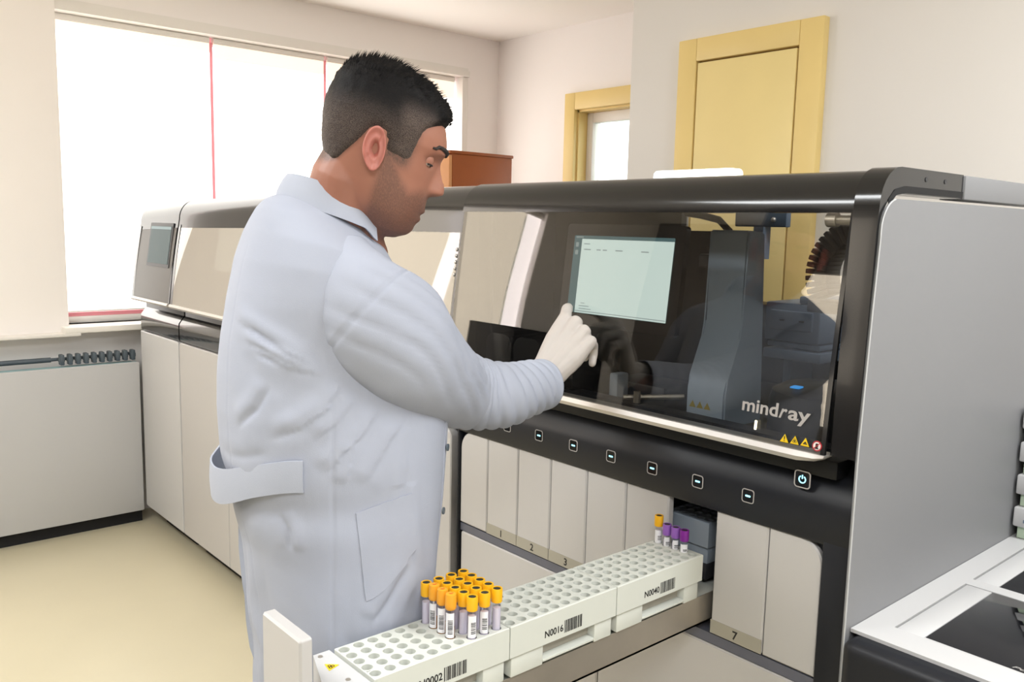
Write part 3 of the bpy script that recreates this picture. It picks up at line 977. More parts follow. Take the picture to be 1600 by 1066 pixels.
bm = B(); plate(bm, onlid(-.838, 1.1615, -.0004), UX, UY, rrect(.005, .017, .0015, 3), .0006); obj('indicator_light', bm, M_WARM, root, 'small lit bar below the lettering')

# blue-grey instrument block, shelf and bracket, deep inside
bm = B(); box(bm, -1.147, -1.005, 1.80, 1.98, 1.247, 1.338, .005); box(bm, -1.06, -1.005, 1.80, 1.90, 1.338, 1.356, .004); box(bm, -1.13, -1.02, 1.792, 1.80, 1.275, 1.32, .003); ib = obj('instrument_box', bm, M_SHELF, root, 'slate blue instrument box')
for q in (-1.095, -1.045):
    bm = B(); box(bm, q - .006, q + .006, 1.788, 1.792, 1.296, 1.300, .001); obj('slot', bm, M_INK, ib)
bm = B(); box(bm, -1.145, -.995, 1.795, 1.98, 1.205, 1.228, .004); box(bm, -1.143, -1.005, 1.81, 1.98, 1.232, 1.244, .002); box(bm, -1.12, -1.10, 1.85, 1.95, 1.085, 1.205); obj('shelf', bm, M_SHELF, root)
bm = B(); box(bm, -1.178, -1.045, 1.70, 1.72, 1.512, 1.55, .003); box(bm, -1.12, -1.095, 1.69, 1.72, 1.44, 1.512); hb = obj('bracket', bm, M_SHELF, root)
bm = B(); ball(bm, (-1.075, 1.697, 1.528), .006, 10); obj('bolt', bm, M_SILVER, hb)
# black hose bracket above the column
bm = B(); tube(bm, [(-1.24, 1.60, 1.54), (-1.20, 1.60, 1.535), (-1.15, 1.60, 1.525), (-1.12, 1.60, 1.50)], .008, 8); box(bm, -1.20, -1.12, 1.59, 1.62, 1.54, 1.56, .004); box(bm, -1.17, -1.11, 1.56, 1.60, 1.42, 1.45, .004); obj('hose_bracket', bm, M_BLACK, root)
# round black carousel with a blue light
bm = B(); lathe(bm, [(.118, 1.085), (.118, 1.165), (.112, 1.185), (.09, 1.197), (.03, 1.203), (.002, 1.203)], 40, (-.86, 1.60, 0)); ca = obj('carousel', bm, M_INNER, root, 'round black reagent carousel')
bm = B(); plate(bm, (-.885, 1.515, 1.199), (1, .1, 0), (0, 1, .1), rrect(.02, .018, .003, 3), .002); obj('blue_indicator', bm, M_BLUE, ca, 'small blue light')
bm = B(); box(bm, -.87, -.81, 1.66, 1.665, 1.205, 1.222, .002); obj('blue_strip', bm, mat('blue_plastic', (60, 84, 170), .5), ca, 'blue plastic strip')
# black cable chain arching at the right
cc_root = None
pts = []
for q in range(17):
    t = PI * .52 + q / 16 * PI * .62
    pts.append((-.845 + .105 * math.cos(t), 1.70, 1.415 + .10 * math.sin(t)))
bm = B()
tube(bm, pts, .018, 8)
chain = obj('cable_chain', bm, M_BLACK, root, 'black ribbed cable chain')
for q, p in enumerate(pts):
    bm = B(); box(bm, -.024, .024, -.03, .03, -.0052, .0052, .002)
    nx = pts[min(q + 1, 16)]; pv = pts[max(q - 1, 0)]
    ang = math.atan2(nx[2] - pv[2], nx[0] - pv[0])
    bmesh.ops.rotate(bm, verts=bm.verts, cent=(0, 0, 0), matrix=Matrix.Rotation(-(ang - PI / 2), 3, 'Y'))
    bmesh.ops.translate(bm, verts=bm.verts, vec=p)
    obj('chain_link', bm, M_BLACK, chain)
bm = B(); box(bm, -.96, -.74, 1.66, 1.74, 1.335, 1.36, .004); box(bm, -.86, -.74, 1.665, 1.735, 1.36, 1.42, .01); obj('chain_tray', bm, M_BLACK, root)
# hinge pin high at the right end
bm = B(); tube(bm, [(-.745, 1.365, 1.523), (-.70, 1.365, 1.523)], .008, 12); tube(bm, [(-.76, 1.365, 1.523), (-.742, 1.365, 1.523)], .012, 12); obj('hinge_pin', bm, M_STEEL, root)
# status lamp standing on the hood
bm = B()
lathe_pts = rrect(.212, .022, .011, 5, (0, 0, 1, 1))
plate(bm, (-1.156, 1.505, 1.618), (1, 0, 0), (0, 0, 1), lathe_pts, -.03)
obj('status_lamp', bm, M_LAMP, root, 'glowing white status lamp on top')

# --- pulled-out sample drawer of lane six
dx0, dx1 = -1.0575, -.9475
sd = empty('sample_drawer', (0, 0, 0))
sd.parent = root
sd.location = Vector((-1.0025, .92, .735)) - world_loc(root)
bm = doorplate(dx0, dx1, .712, .972, .480, .004, (1, 1, 1, 1), .017); obj('drawer_front', bm, M_WHITE, sd)
bm = B(); box(bm, dx1 - .010, dx1 - .008, .497, 1.66, .735, .7935); box(bm, dx0 + .008, dx0 + .010, .497, 1.66, .735, .7935); box(bm, dx0 + .008, dx1 - .008, .497, 1.66, .735, .739); obj('steel_rail', bm, M_STEEL, sd, 'stainless side rails')
bm = B(); box(bm, dx0 + .012, dx1 - .012, .60, 1.62, .775, .782); obj('drawer_bed', bm, M_RACK, sd)
bm = B(); box(bm, -1.094, -.992, 1.40, 1.60, .796, .8298, .003); obj('rack_stage', bm, M_DARK, sd)
ZR = .8785
bm = B(); prism(bm, [(-1.066, .587, ZR), (-1.066, .561, ZR), (-.988, .533, ZR), (-.960, .500, ZR), (-.949, .500, ZR), (-.949, .587, ZR)], (0, 0, -.07)); rampo = obj('front_plate', bm, M_WHITE_B, sd, 'flat white plate behind the drawer front')
for q in ((-1.056, .567), (-.976, .566), (-.957, .520)):
    bm = B(); plate(bm, (q[0], q[1], ZR + .0002), (1, 0, 0), (0, 1, 0), [(.0035 * math.cos(t), .0035 * math.sin(t)) for t in np.linspace(0, 2 * PI, 13)[:-1]], .0008); obj('screw', bm, M_STEEL, sd)
# the warning triangle on the plate points towards the aisle
c = Vector((-1.019, .563, ZR + .0003))
tu = Vector((.656, .755, 0)); tv = Vector((-.755, .656, 0)); s_ = .021
ux_, uy_ = -tu, -tv
bm = B(); plate(bm, c, ux_, uy_, [(-s_ / 2, -s_ * .43), (s_ / 2, -s_ * .43), (0, s_ * .43)], .0004); bt = obj('warning_triangle', bm, M_YELLOWSIGN, sd)
bm = B()
for j in range(3):
    t0 = PI / 2 + j * 2 * PI / 3
    cj = c + Vector((0, 0, .0004)) + ux_ * math.cos(t0) * .13 * s_ + uy_ * (math.sin(t0) * .13 * s_ - .12 * s_)
    ring_plate(bm, cj, ux_, uy_, [(.13 * s_ * math.cos(q), .13 * s_ * math.sin(q)) for q in np.linspace(0, 2 * PI, 13)[:-1]], [(.08 * s_ * math.cos(q), .08 * s_ * math.sin(q)) for q in np.linspace(0, 2 * PI, 13)[:-1]], .0004)
obj('sign_symbol', bm, M_INK, bt)

# ------------------------------------------------------------------ sample racks
NX, NY = 5, 10
PX, PY = .0212, .0242


def rack_top(bm, x0, x1, y0, y1, z, nx, ny, px_, py_, r, depth, floor_=True):
    """Top plate with real round holes and hole walls."""
    cx0 = (x0 + x1) / 2 - px_ * (nx - 1) / 2
    cy0 = (y0 + y1) / 2 - py_ * (ny - 1) / 2 - (.004 if ny == 10 and py_ > .022 else 0)
    n = 16
    gx = [x0] + [cx0 + px_ * (i + .5) for i in range(nx - 1)] + [x1]
    gy = [y0] + [cy0 + py_ * (j + .5) for j in range(ny - 1)] + [y1]
    for i in range(nx):
        for j in range(ny):
            cx, cy = cx0 + i * px_, cy0 + j * py_
            ax, bx, ay, by = gx[i], gx[i + 1], gy[j], gy[j + 1]
            out, inn, low = [], [], []
            for q in range(n):
                t = 2 * PI * (q + .5) / n
                dx, dy = math.cos(t), math.sin(t)
                kx = ((bx - cx) if dx > 0 else (cx - ax)) / abs(dx)
                ky = ((by - cy) if dy > 0 else (cy - ay)) / abs(dy)
                kk = min(kx, ky)
                out.append(bm.verts.new((cx + dx * kk, cy + dy * kk, z)))
                inn.append(bm.verts.new((cx + dx * r, cy + dy * r, z)))
                low.append(bm.verts.new((cx + dx * r * .94, cy + dy * r * .94, z - depth)))
            for q in range(n):
                p = (q + 1) % n
                bm.faces.new((out[q], out[p], inn[p], inn[q]))
                bm.faces.new((inn[q], inn[p], low[p], low[q]))
            # corner fill of the square cell
            for sx, sy in ((ax, ay), (bx, ay), (bx, by), (ax, by)):
                cs = bm.verts.new((sx, sy, z))
                near = sorted(range(n), key=lambda q: (out[q].co - cs.co).length)[:2]
                bm.faces.new((cs, out[near[0]], out[near[1]]))
            if floor_:
                bm.faces.new(low)
    return cx0, cy0


def rack(name_y0, length, z, x0, x1, label, code, m, group, ny=NY, py_=PY):
    y0, y1 = name_y0 + .001, name_y0 + length - .001
    r_ = empty('sample_rack', ((x0 + x1) / 2, (y0 + y1) / 2, z - .10), label, 'rack', group)
    bm = B()
    c0 = rack_top(bm, x0 + .0015, x1 - .0015, y0 + .0015, y1 - .0015, z, NX, ny, PX, py_, .0082, .05)
    bmesh.ops.remove_doubles(bm, verts=bm.verts, dist=1e-5)
    zl = z - .052
    o_ = [(x0, y0), (x1, y0), (x1, y1), (x0, y1)]
    i_ = [(x0 + .0015, y0 + .0015), (x1 - .0015, y0 + .0015), (x1 - .0015, y1 - .0015), (x0 + .0015, y1 - .0015)]
    rings = [[(a, b, z) for a, b in i_], [(a, b, z - .0015) for a, b in o_], [(a, b, zl) for a, b in o_], [(a + (.004 if a == x0 else -.004), b + (.004 if b == y0 else -.004), zl - .001) for a, b in o_]]
    loft(bm, rings, cap=False)
    obj('rack_top', bm, m, r_, smooth=35)
    bm = B()
    ya, yb, yc, yd = y0 + .006, y0 + .075, y0 + .195, y1 - .006
    box(bm, x0 + .004, x1 - .004, ya, yb, z - .088, zl - .001, .002); box(bm, x0 + .004, x1 - .004, yc, yd, z - .088, zl - .001, .002)
    box(bm, x0 + .004, x1 - .004, yb, yc, z - .084, z - .079, .001)
    obj('skirt', bm, m, r_)
    bm = B(); box(bm, x0 + .02, x1 - .02, yb, yc, z - .0785, zl - .001); obj('slot_shade_back', bm, M_LABELBAND, r_, 'back of the side slot, shade put in as darker colour')  # shade inside the slot is put in as a taupe box
    # clip seats inside the holes, one joined ring set
    if code:
        bm = text_bm(code, (x1 + .0002, y0 + .074, z - .0405), (0, 1, 0), (0, 0, 1), .0115, bold=.012, align='LEFT', width=.041); obj('rack_number', bm, M_INK, r_)
        bm = B()
        rng = random.Random(code)
        y = y0 + .118
        while y < y0 + .160:
            wd = rng.choice((.0009, .0009, .0016, .0024))
            box(bm, x1 + .0001, x1 + .0004, y, y + wd, z - .045, z - .0235)
            y += wd + rng.choice((.0010, .0010, .0018))
        obj('barcode', bm, M_INK, r_)
    return r_, c0


RZ = .883
RX0, RX1 = -1.058, -.948
RL = .2457
R1, C1 = rack(.590, RL, RZ, RX0, RX1, 'white tube rack marked N0002, nearest, holding the yellow-capped tubes', 'N0002', M_RACK, 'white sample racks on the drawer')
R2, C2 = rack(.590 + RL, RL, RZ, RX0, RX1, 'empty white tube rack marked N0016, middle of the drawer', 'N0016', M_RACK, 'white sample racks on the drawer')
R3, C3 = rack(.590 + 2 * RL, RL, RZ, RX0, RX1, 'white tube rack marked N0040, farthest, holding four tubes at its end', 'N0040', M_RACK, 'white sample racks on the drawer')
rack(1.395, .21, .918, -1.098, -.988, 'blue-grey tube rack inside the open drawer lane', None, M_GREYRACK, None, ny=9, py_=.0215)

# ------------------------------------------------------------------ sample tubes
def tube_proto(kind):
    """Tube standing in its hole: origin at the rack surface."""
    t = bpy.data.objects.new('sample_tube', None)
    t.empty_display_size = .02
    COL.objects.link(t)
    capm, stopm, sermat, lab, ht = kind
    bm = B(); lathe(bm, [(.0015, -.0485), (.0048, -.047), (.0068, -.042), (.0069, ht)], 18); obj('tube_body', bm, M_TUBE, t)
    bm = B(); lathe(bm, [(.001, -.046), (.0042, -.045), (.0060, -.041), (.0061, ht - (.03 if sermat is M_AMBER else .010))], 18); obj('serum', bm, sermat, t)
    if stopm is M_STOP:
        bm = B(); lathe(bm, [(.0071, ht - .001), (.0085, ht), (.0088, ht + .004), (.0088, ht + .020), (.0084, ht + .0212), (.0063, ht + .0212), (.0061, ht + .0195), (.001, ht + .0195)], 22); cp = obj('cap', bm, capm, t)
        bm = B(); lathe(bm, [(.0061, ht + .0196), (.0059, ht + .0204), (.001, ht + .0202)], 18); obj('stopper', bm, stopm, t, 'dark rubber stopper')
    else:
        bm = B(); lathe(bm, [(.0066, ht - .002), (.0084, ht), (.0088, ht + .004), (.0086, ht + .018), (.0078, ht + .0225), (.0040, ht + .0235), (.0034, ht + .022), (.001, ht + .022)], 22); cp = obj('cap', bm, capm, t)
        bm = B(); lathe(bm, [(.0033, ht + .0221), (.001, ht + .0225)], 14); obj('stopper', bm, stopm, t)
    if lab:
        a0, a1, z0, z1 = lab
        bm = B()
        rr = .0072
        n = 14
        vs = [[bm.verts.new((rr * math.cos(a0 + (a1 - a0) * q / n), rr * math.sin(a0 + (a1 - a0) * q / n), z)) for q in range(n + 1)] for z in (z0, z1)]
        for q in range(n):
            bm.faces.new((vs[0][q], vs[0][q + 1], vs[1][q + 1], vs[1][q]))
        lb = obj('label', bm, M_PAPER, t)
        bm = B()
        rng = random.Random(str(lab))
        rr = .0073
        bars = []
        z = z0 + .006
        am, aw = (a0 + a1) / 2 + .25, .55
        while z < z1 - .010:
            h_ = rng.choice((.0005, .0009, .0014))
            q0 = [bm.verts.new((rr * math.cos(am - aw + 2 * aw * q / 5), rr * math.sin(am - aw + 2 * aw * q / 5), z)) for q in range(6)]
            q1 = [bm.verts.new((rr * math.cos(am - aw + 2 * aw * q / 5), rr * math.sin(am - aw + 2 * aw * q / 5), z + h_)) for q in range(6)]
            for q in range(5):
                bm.faces.new((q0[q], q0[q + 1], q1[q + 1], q1[q]))
            z += h_ + rng.choice((.0006, .0010))
        obj('barcode', bm, M_INK, t)
    return t


VIEW = -.72      # angle of the tube face that looks at the aisle
LAB = (VIEW - 1.1, VIEW + .9, .002, .036)
protos = {
    'plain': (M_CAP, M_STOP, M_SERUM, None, .044),
    'label': (M_CAP, M_STOP, M_SERUM, LAB, .044),
    'amber': (M_CAPO, M_STOPO, M_AMBER, (VIEW - 1.5, VIEW + .75, .001, .040), .046),
    'lone': (M_CAP, M_STOP, M_SERUM, (VIEW - 1.3, VIEW + 1.3, .0, .026), .034),
    'lav': (M_PURPLE, M_STOP, M_SERUM, (VIEW - .9, VIEW + .7, -.004, .018), .022),
    'deep': (M_PURPLED, M_STOP, M_SERUM, (VIEW - 1.3, VIEW + 1.1, -.004, .016), .022),
}
made = {}


def place_tube(kind, loc, label, group, rz=0):
    if kind not in made:
        t = tube_proto(protos[kind])
        made[kind] = t
    else:
        t = made[kind].copy(); COL.objects.link(t)
        for ch in made[kind].children:
            c = ch.copy(); COL.objects.link(c); c.parent = t
    t.location = loc
    t.rotation_euler = (0, 0, rz)
    tag(t, label, 'tube', group)
    return t


def hole(C, c, r, z=RZ):
    return Vector((C[0] + c * PX, C[1] + r * PY, z))


ordc = ('first', 'second', 'third', 'fourth', 'fifth')
rowname = ('the row nearest the machine', 'the second row from the machine', 'the third row from the machine', 'the row nearest the drawer front')
for r in range(4):
    for c in range(5):
        if r == 3 and c == 4:
            continue
        p = hole(C1, c, 9 - r)
        if r == 3 and c in (1, 2, 3):
            lb = 'plain amber-capped sample tube with orange top, %s of three' % ('leftmost', 'middle', 'rightmost')[c - 1]
            place_tube('amber', p, lb, 'yellow-capped tubes in the nearest rack', .15 * (c - 2))
        else:
            kd = 'label' if (r, c) in ((2, 4), (1, 4)) else 'plain'
            lb = '%syellow-capped tube with black stopper, %s from left in %s' % ('labelled ' if kd == 'label' else '', ordc[c], rowname[r])
            place_tube(kd, p, lb, 'yellow-capped tubes in the nearest rack', .3 if (r, c) == (2, 4) else 0)
place_tube('lone', hole(C3, 0, 9), 'lone yellow-capped tube with striped label at the far end of rack N0040', None)
place_tube('lav', hole(C3, 1, 9), 'lavender-capped tube right beside the lone yellow-capped tube', 'purple-capped tubes in the far rack')
place_tube('lav', hole(C3, 2, 9), 'lavender-capped tube in the middle of the three purple ones', 'purple-capped tubes in the far rack')
place_tube('deep', hole(C3, 3, 9), 'deep purple-capped tube with a white label, end of the purple trio', 'purple-capped tubes in the far rack')

# ------------------------------------------------------------------ low unit at the right with white top
lw = empty('bench_analyzer', (.2, 1.9, 0), 'low dark unit with a white worktop and black glass inset beside the grey panel', 'analyzer')
bx0, bx1, by0, by1, bz = -.651, 1.2, 1.335, 2.45, .845
bm = B(); box(bm, bx0 - .0, bx1, by0 - .035, by1, .08, .8385, .022, 5); obj('body', bm, M_BLACK, lw)
bm = B(); box(bm, bx0 + .05, bx1 - .05, by0 + .02, by1 - .05, 0, .08); obj('plinth', bm, M_SEAM, lw)
# white top: frame strips around the recessed lids
ix0, ix1 = -.606, -.02
bm = B()
ztop, zb = .845, .8388
for a, b, c, d in ((bx0, ix0, by0, by1), (ix0, bx1, by0, 1.398), (ix0, bx1, 1.688, 1.722), (ix1 + .05, bx1, 1.398, 1.688), (ix1 + .05, bx1, 1.722, by1), (ix0, ix1 + .05, 2.32, by1)):
    box(bm, a, b, c, d, zb, ztop)
bmesh.ops.remove_doubles(bm, verts=bm.verts, dist=1e-4)
obj('worktop', bm, M_WHITE_B, lw, 'white worktop')
bm = B(); box(bm, ix0 + .0035, -.558, 1.3995, 1.6865, .8388, .8445, .0012); box(bm, -.558, ix1 + .048, 1.3995, 1.403, .8388, .8445, .0005); lid1 = obj('front_lid', bm, M_WHITE_B, lw)
bm = B(); box(bm, -.557, ix1 + .046, 1.3855 + .018, 1.6865, .8388, .8445, .001); bg = obj('black_glass', bm, mat('black_glass', (16, 16, 20), .04, vary=.1, coat=.5), lw, 'black glass inset')
bm = text_bm('Power', (-.428, 1.4085, .8448), (1, 0, 0), (0, 1, 0), .0075, shear=.3, align='LEFT', width=.052); obj('script_lettering', bm, M_LOGO, bg)
bm = B(); box(bm, ix0 + .0035, -.560, 1.7235, 2.319, .8388, .8445, .0012); obj('rear_lid', bm, M_WHITE_B, lw)
bm = B(); box(bm, -.559, ix1 + .046, 1.7235, 2.319, .8388, .8445, .001); obj('rear_glass', bm, MATS['black_glass'], lw, 'dark glass of the rear lid')

# stack of reagent packs on the worktop
zz = .8455
GREEN = mat('pale_green_card', (196, 214, 190), .6, vary=.04)
for k in range(4):
    pr = empty('reagent_pack', (-.56, 2.11, zz), ('white-lidded pale green pack, lowest of the stack on the worktop', 'white-lidded pale green pack, second from the bottom of the stack', 'white-lidded pale green pack, third from the bottom of the stack', 'white-lidded pale green pack, topmost of the stack')[k], 'box', 'reagent packs stacked on the worktop')
    bm = B(); box(bm, -.640, -.46, 2.045, 2.19, zz, zz + .028, .002); obj('carton', bm, GREEN, pr)
    bm = B(); box(bm, -.646, -.455, 2.03, 2.195, zz + .0285, zz + .072, .004); obj('pack_lid', bm, M_WHITE_B, pr)
    bm = B(); box(bm, -.625, -.56, 2.0294, 2.0302, zz + .04, zz + .047); obj('print_mark', bm, M_SHELF, pr)
    zz += .0725

# ------------------------------------------------------------------ the man at the touchscreen
man = empty('person', (-1.26, .72, 0), 'dark-haired man in a white lab coat touching the screen with a gloved hand', 'person')
BF = Vector((.15, .989, 0)).normalized()
BR = Vector((.989, -.15, 0)).normalized()
BO = Vector((-1.26, .72, 0))
# head frame: forward, left, up
hd = Vector((.545, .839, 0)).normalized()
HP = math.radians(18)
HFW = hd * math.cos(HP) - Vector((0, 0, 1)) * math.sin(HP)
HUP = Vector((0, 0, 1)) * math.cos(HP) + hd * math.sin(HP)
HLF = HUP.cross(HFW)
HO = Vector((-1.184, .757, 1.606)) - hd * .010


def hw(x, y, z):
    return HO + HFW * x + HLF * y + HUP * z


def hl(p):
    d = p - HO
    return d.dot(HFW), d.dot(HLF), d.dot(HUP)


HZ = [(-.118, .045, .030, .008), (-.114, .062, .015, .024), (-.104, .076, .0, .038), (-.092, .0835, -.018, .048), (-.080, .0875, -.034, .0555), (-.068, .0905, -.046, .060),
      (-.050, .0935, -.062, .0645), (-.035, .0925, -.073, .0675), (-.02, .0905, -.082, .070), (0, .0895, -.090, .0725), (.02, .0925, -.0945, .0752), (.034, .098, -.097, .0762),
      (.05, .0965, -.098, .076), (.07, .0885, -.096, .0725), (.09, .074, -.090, .066), (.110, .048, -.076, .053), (.122, .020, -.055, .036), (.1285, -.018, -.022, .003)]
NOSE = [(-.040, 0), (-.035, .001), (-.031, .013), (-.025, .0245), (-.015, .0255), (.0, .0165), (.011, .008), (.022, .0025), (.03, 0)]
_hz = np.array(HZ)


def interp(z, col):
    return float(np.interp(z, _hz[:, 0], _hz[:, col]))


def headpt(z, t, grow=0.0):
    """Point of the head surface at local height z and heading t (0 = face)."""
    xf, xb, wd = interp(z, 1), interp(z, 2), interp(z, 3)
    xc = (xf + xb) / 2
    a = (xf - xb) / 2
    c, s = math.cos(t), math.sin(t)
    x = xc + (a + grow) * math.copysign(abs(c) ** .92, c)
    y = (wd + grow) * math.copysign(abs(s) ** .88, s)
    if c > 0:
        y *= 1 - .10 * c * c
        n = float(np.interp(z, [q[0] for q in NOSE], [q[1] for q in NOSE]))
        sg = .0075 + .0045 * min(1, max(0, (.01 - z) / .04))
        x += n * math.exp(-(y / sg) ** 2)
        x += .006 * math.exp(-((abs(y) - .0125) / .006) ** 2 - ((z + .024) / .007) ** 2)
        x -= .0115 * math.exp(-((abs(y) - .032) / .013) ** 2 - ((z - .017) / .0085) ** 2)
        x += .0035 * math.exp(-((abs(y) - .026) / .018) ** 2 - ((z - .036) / .007) ** 2)
        e = math.exp(-(y / .019) ** 2)
        x += .0042 * e * (math.exp(-((z + .060) / .0055) ** 2) + math.exp(-((z + .0745) / .006) ** 2))
        x -= .0035 * math.exp(-(y / .023) ** 2) * math.exp(-((z + .067) / .0028) ** 2)
        x += .004 * math.exp(-(y / .018) ** 2) * math.exp(-((z + .097) / .010) ** 2)
    # cheekbone and jaw angle
    ysg = 1 if y > 0 else -1
    y += ysg * .0022 * math.exp(-((x - .055) / .02) ** 2 - ((z + .004) / .016) ** 2)
    return x, y, z


bm = B()
rings = []
NT = 112
zs = list(np.linspace(-.1165, .06, 84)) + list(.06 + (.1285 - .06) * np.sin(np.linspace(.04, 1, 26) * PI / 2))
for z in zs:
    rings.append([hw(*headpt(z, 2 * PI * q / NT)) for q in range(NT)])
loft(bm, rings)
# neck
NB = Vector((-1.252, .705, 1.475))
tube(bm, [hw(-.028, 0, .0), hw(-.034, 0, -.05), (hw(-.034, 0, -.06) + NB) / 2 + Vector((0, 0, .0)), NB, NB + Vector((-.005, -.005, -.06))], [.052, .058, .0615, .066, .085], 28)
tube(bm, [hw(.03, 0, -.085), hw(.012, 0, -.115), NB + Vector((.03, .03, -.02))], [.034, .034, .045], 20)


def bw(r, f, z):
    return BO + BR * r + BF * f + Vector((0, 0, z))


# trunk, arms and legs under the clothes
def ell(r, f, z, a, b, n=28):
    return [bw(r + a * math.cos(2 * PI * q / n), f + b * math.sin(2 * PI * q / n), z) for q in range(n)]


loft(bm, [ell(0, -.01, .86, .13, .09), ell(0, -.01, .95, .165, .115), ell(0, -.012, 1.1, .165, .14), ell(0, -.015, 1.25, .17, .145), ell(0, -.028, 1.36, .17, .12), ell(0, -.03, 1.42, .145, .095), ell(0, -.028, 1.47, .08, .075)])
SHR = Vector((-1.160, .668, 1.385))
ELR = Vector((-1.200, .922, 1.208))
WRR = Vector((-1.2555, 1.192, 1.205))
SHL, ELL_, WRL = bw(-.150, -.028, 1.38), bw(-.235, -.005, 1.12), bw(-.235, .10, .90)
capsules(bm, [(SHR, .055), (Vector((-1.115, .79, 1.292)), .045), (ELR + Vector((.004, 0, 0)), .038), (Vector((-1.2045, 1.02, 1.189)), .036), (Vector((-1.236, 1.150, 1.189)), .025)])
capsules(bm, [(SHL, .055), (SHL * .5 + ELL_ * .5, .047), (ELL_, .04), (ELL_ * .6 + WRL * .4, .041), (WRL, .027)])
for s_ in (-1, 1):
    capsules(bm, [(bw(.09 * s_, -.01, .92), .085), (bw(.095 * s_, 0, .70), .075), (bw(.10 * s_, .005, .48), .052), (bw(.10 * s_, -.01, .33), .05), (bw(.10 * s_, -.02, .10), .036)])
    capsules(bm, [(bw(.10 * s_, -.03, .05), .036), (bw(.105 * s_, .12, .04), .034)])
# left hand, relaxed
hdv = (WRL - ELL_).normalized()
capsules(bm, [(WRL, .026), (WRL + hdv * .05, .034), (WRL + hdv * .085, .036)])
for q in range(4):
    p0 = WRL + hdv * .085 + BR * (-.028 + .019 * q)
    capsules(bm, [(p0, .0095), (p0 + hdv * .035 + Vector((0, 0, -.008)), .0085), (p0 + hdv * (.05, .058, .054, .042)[q] + Vector((0, 0, -.03)), .0075)], 8)
p0 = WRL + hdv * .03 + BR * .034
capsules(bm, [(p0, .011), (p0 + hdv * .035 + BR * .016, .010), (p0 + hdv * .06 + BR * .014, .0085)], 8)
me = bake(bm, .0026, 3, .5)

M_SKIN = mat('skin', (152, 102, 83), .52, vary=.06, nscale=40, bump=.06, bscale=500, sub=.12)
nt = M_SKIN.node_tree
at = nt.nodes.new('ShaderNodeAttribute'); at.attribute_name = 'stubble'
mx = nt.nodes.new('ShaderNodeMix'); mx.data_type = 'RGBA'
old = nt.nodes['Principled BSDF'].inputs['Base Color'].links[0].from_socket
nz = nt.nodes.new('ShaderNodeTexNoise'); nz.inputs['Scale'].default_value = 420; nz.inputs['Detail'].default_value = 2
mm = nt.nodes.new('ShaderNodeMath'); mm.operation = 'MULTIPLY'
rmp = nt.nodes.new('ShaderNodeMapRange'); rmp.inputs[1].default_value = .3; rmp.inputs[2].default_value = .6
nt.links.new(nz.outputs['Fac'], rmp.inputs[0])
rm2 = nt.nodes.new('ShaderNodeMath'); rm2.operation = 'MULTIPLY_ADD'; rm2.inputs[1].default_value = .45; rm2.inputs[2].default_value = .55
nt.links.new(rmp.outputs[0], rm2.inputs[0])
nt.links.new(at.outputs['Fac'], mm.inputs[0]); nt.links.new(rm2.outputs[0], mm.inputs[1])
nt.links.new(mm.outputs[0], mx.inputs[0]); nt.links.new(old, mx.inputs[6]); mx.inputs[7].default_value = rgb(66, 52, 46)
nt.links.new(mx.outputs[2], nt.nodes['Principled BSDF'].inputs['Base Color'])


def sstep(a, b, x):
    t = min(1, max(0, (x - a) / (b - a)))
    return t * t * (3 - 2 * t)


# hair: a shell over the skull, short at the sides, long and brushed forward on top
def hair_thick(z, t, soft=1.0, down=0.0):
    x, y, _ = headpt(z, t)
    c = math.cos(t)
    # hairline: front (forehead), temple, around the ear, nape
    ay = abs(y)
    front = .078 - .55 * max(0, ay - .045)              # height of the hairline over the forehead
    side_x = np.interp(z, [-.03, .0, .02, .05, .06, .068, .08], [.040, .045, .048, .0495, .054, .063, .079])
    back_low = np.interp(x, [-.11, -.085, -.062, -.034, -.022, -.012, .004, .009, .05], [-.050, -.047, -.040, .004, .028, .034, .030, .004, -.002]) - down * (1 if x > .0 else 0)
    m = sstep(-.004 * soft, .007 * soft, z - back_low)
    if x > .0:
        mm_ = max(sstep(.006 * soft, -.004 * soft, x - side_x), sstep(-.004 * soft, .004 * soft, z - front))
        m *= mm_
    th = .0025 + .0045 * sstep(.02, .075, z) + .010 * sstep(.07, .115, z)
    th += .0095 * sstep(.045, .085, x) * sstep(.058, .095, z)          # quiff
    th += .003 * sstep(-.04, -.09, x) * sstep(-.03, .05, z)
    return m, th


att = me.attributes.new('stubble', 'FLOAT', 'POINT')
vals = np.zeros(len(me.vertices), np.float32)
for i, v in enumerate(me.vertices):
    if v.co.z < 1.45:
        continue
    x, y, z = hl(v.co)
    # shaved fringe of the hair
    xf, xb, wd = interp(z, 1), interp(z, 2), interp(z, 3)
    sn = abs(y) / max(wd, 1e-4); cs = (x - (xf + xb) / 2) / max((xf - xb) / 2, 1e-4)
    t_ = math.atan2(math.copysign(min(sn, 1.2) ** (1 / .88), y), math.copysign(min(abs(cs), 1.2) ** (1 / .92), cs))
    hm = hair_thick(z, t_, 2.2, .012)[0] if -.062 < z < .1 else 0
    if abs(y) > .082 or (abs(y) > .070 and -.026 < x < .012 and -.03 < z < .036):
        hm = 0
    # beard area: below a line from sideburn to mouth corner, above the jaw edge
    b = 0
    if z < .03 and x > -.02:
        top = np.interp(x, [0, .02, .045, .06, .08, .1], [.02, .004, -.030, -.043, -.034, -.032])
        b = sstep(.014, -.010, z - top) * sstep(.0, .016, x) * sstep(-.135, -.115, z)
    vals[i] = max(b * .64, hm * .92)
att.data.foreach_set('value', vals)
obj('body', me, M_SKIN, man, 'skin with a short dark stubble beard', smooth=180)

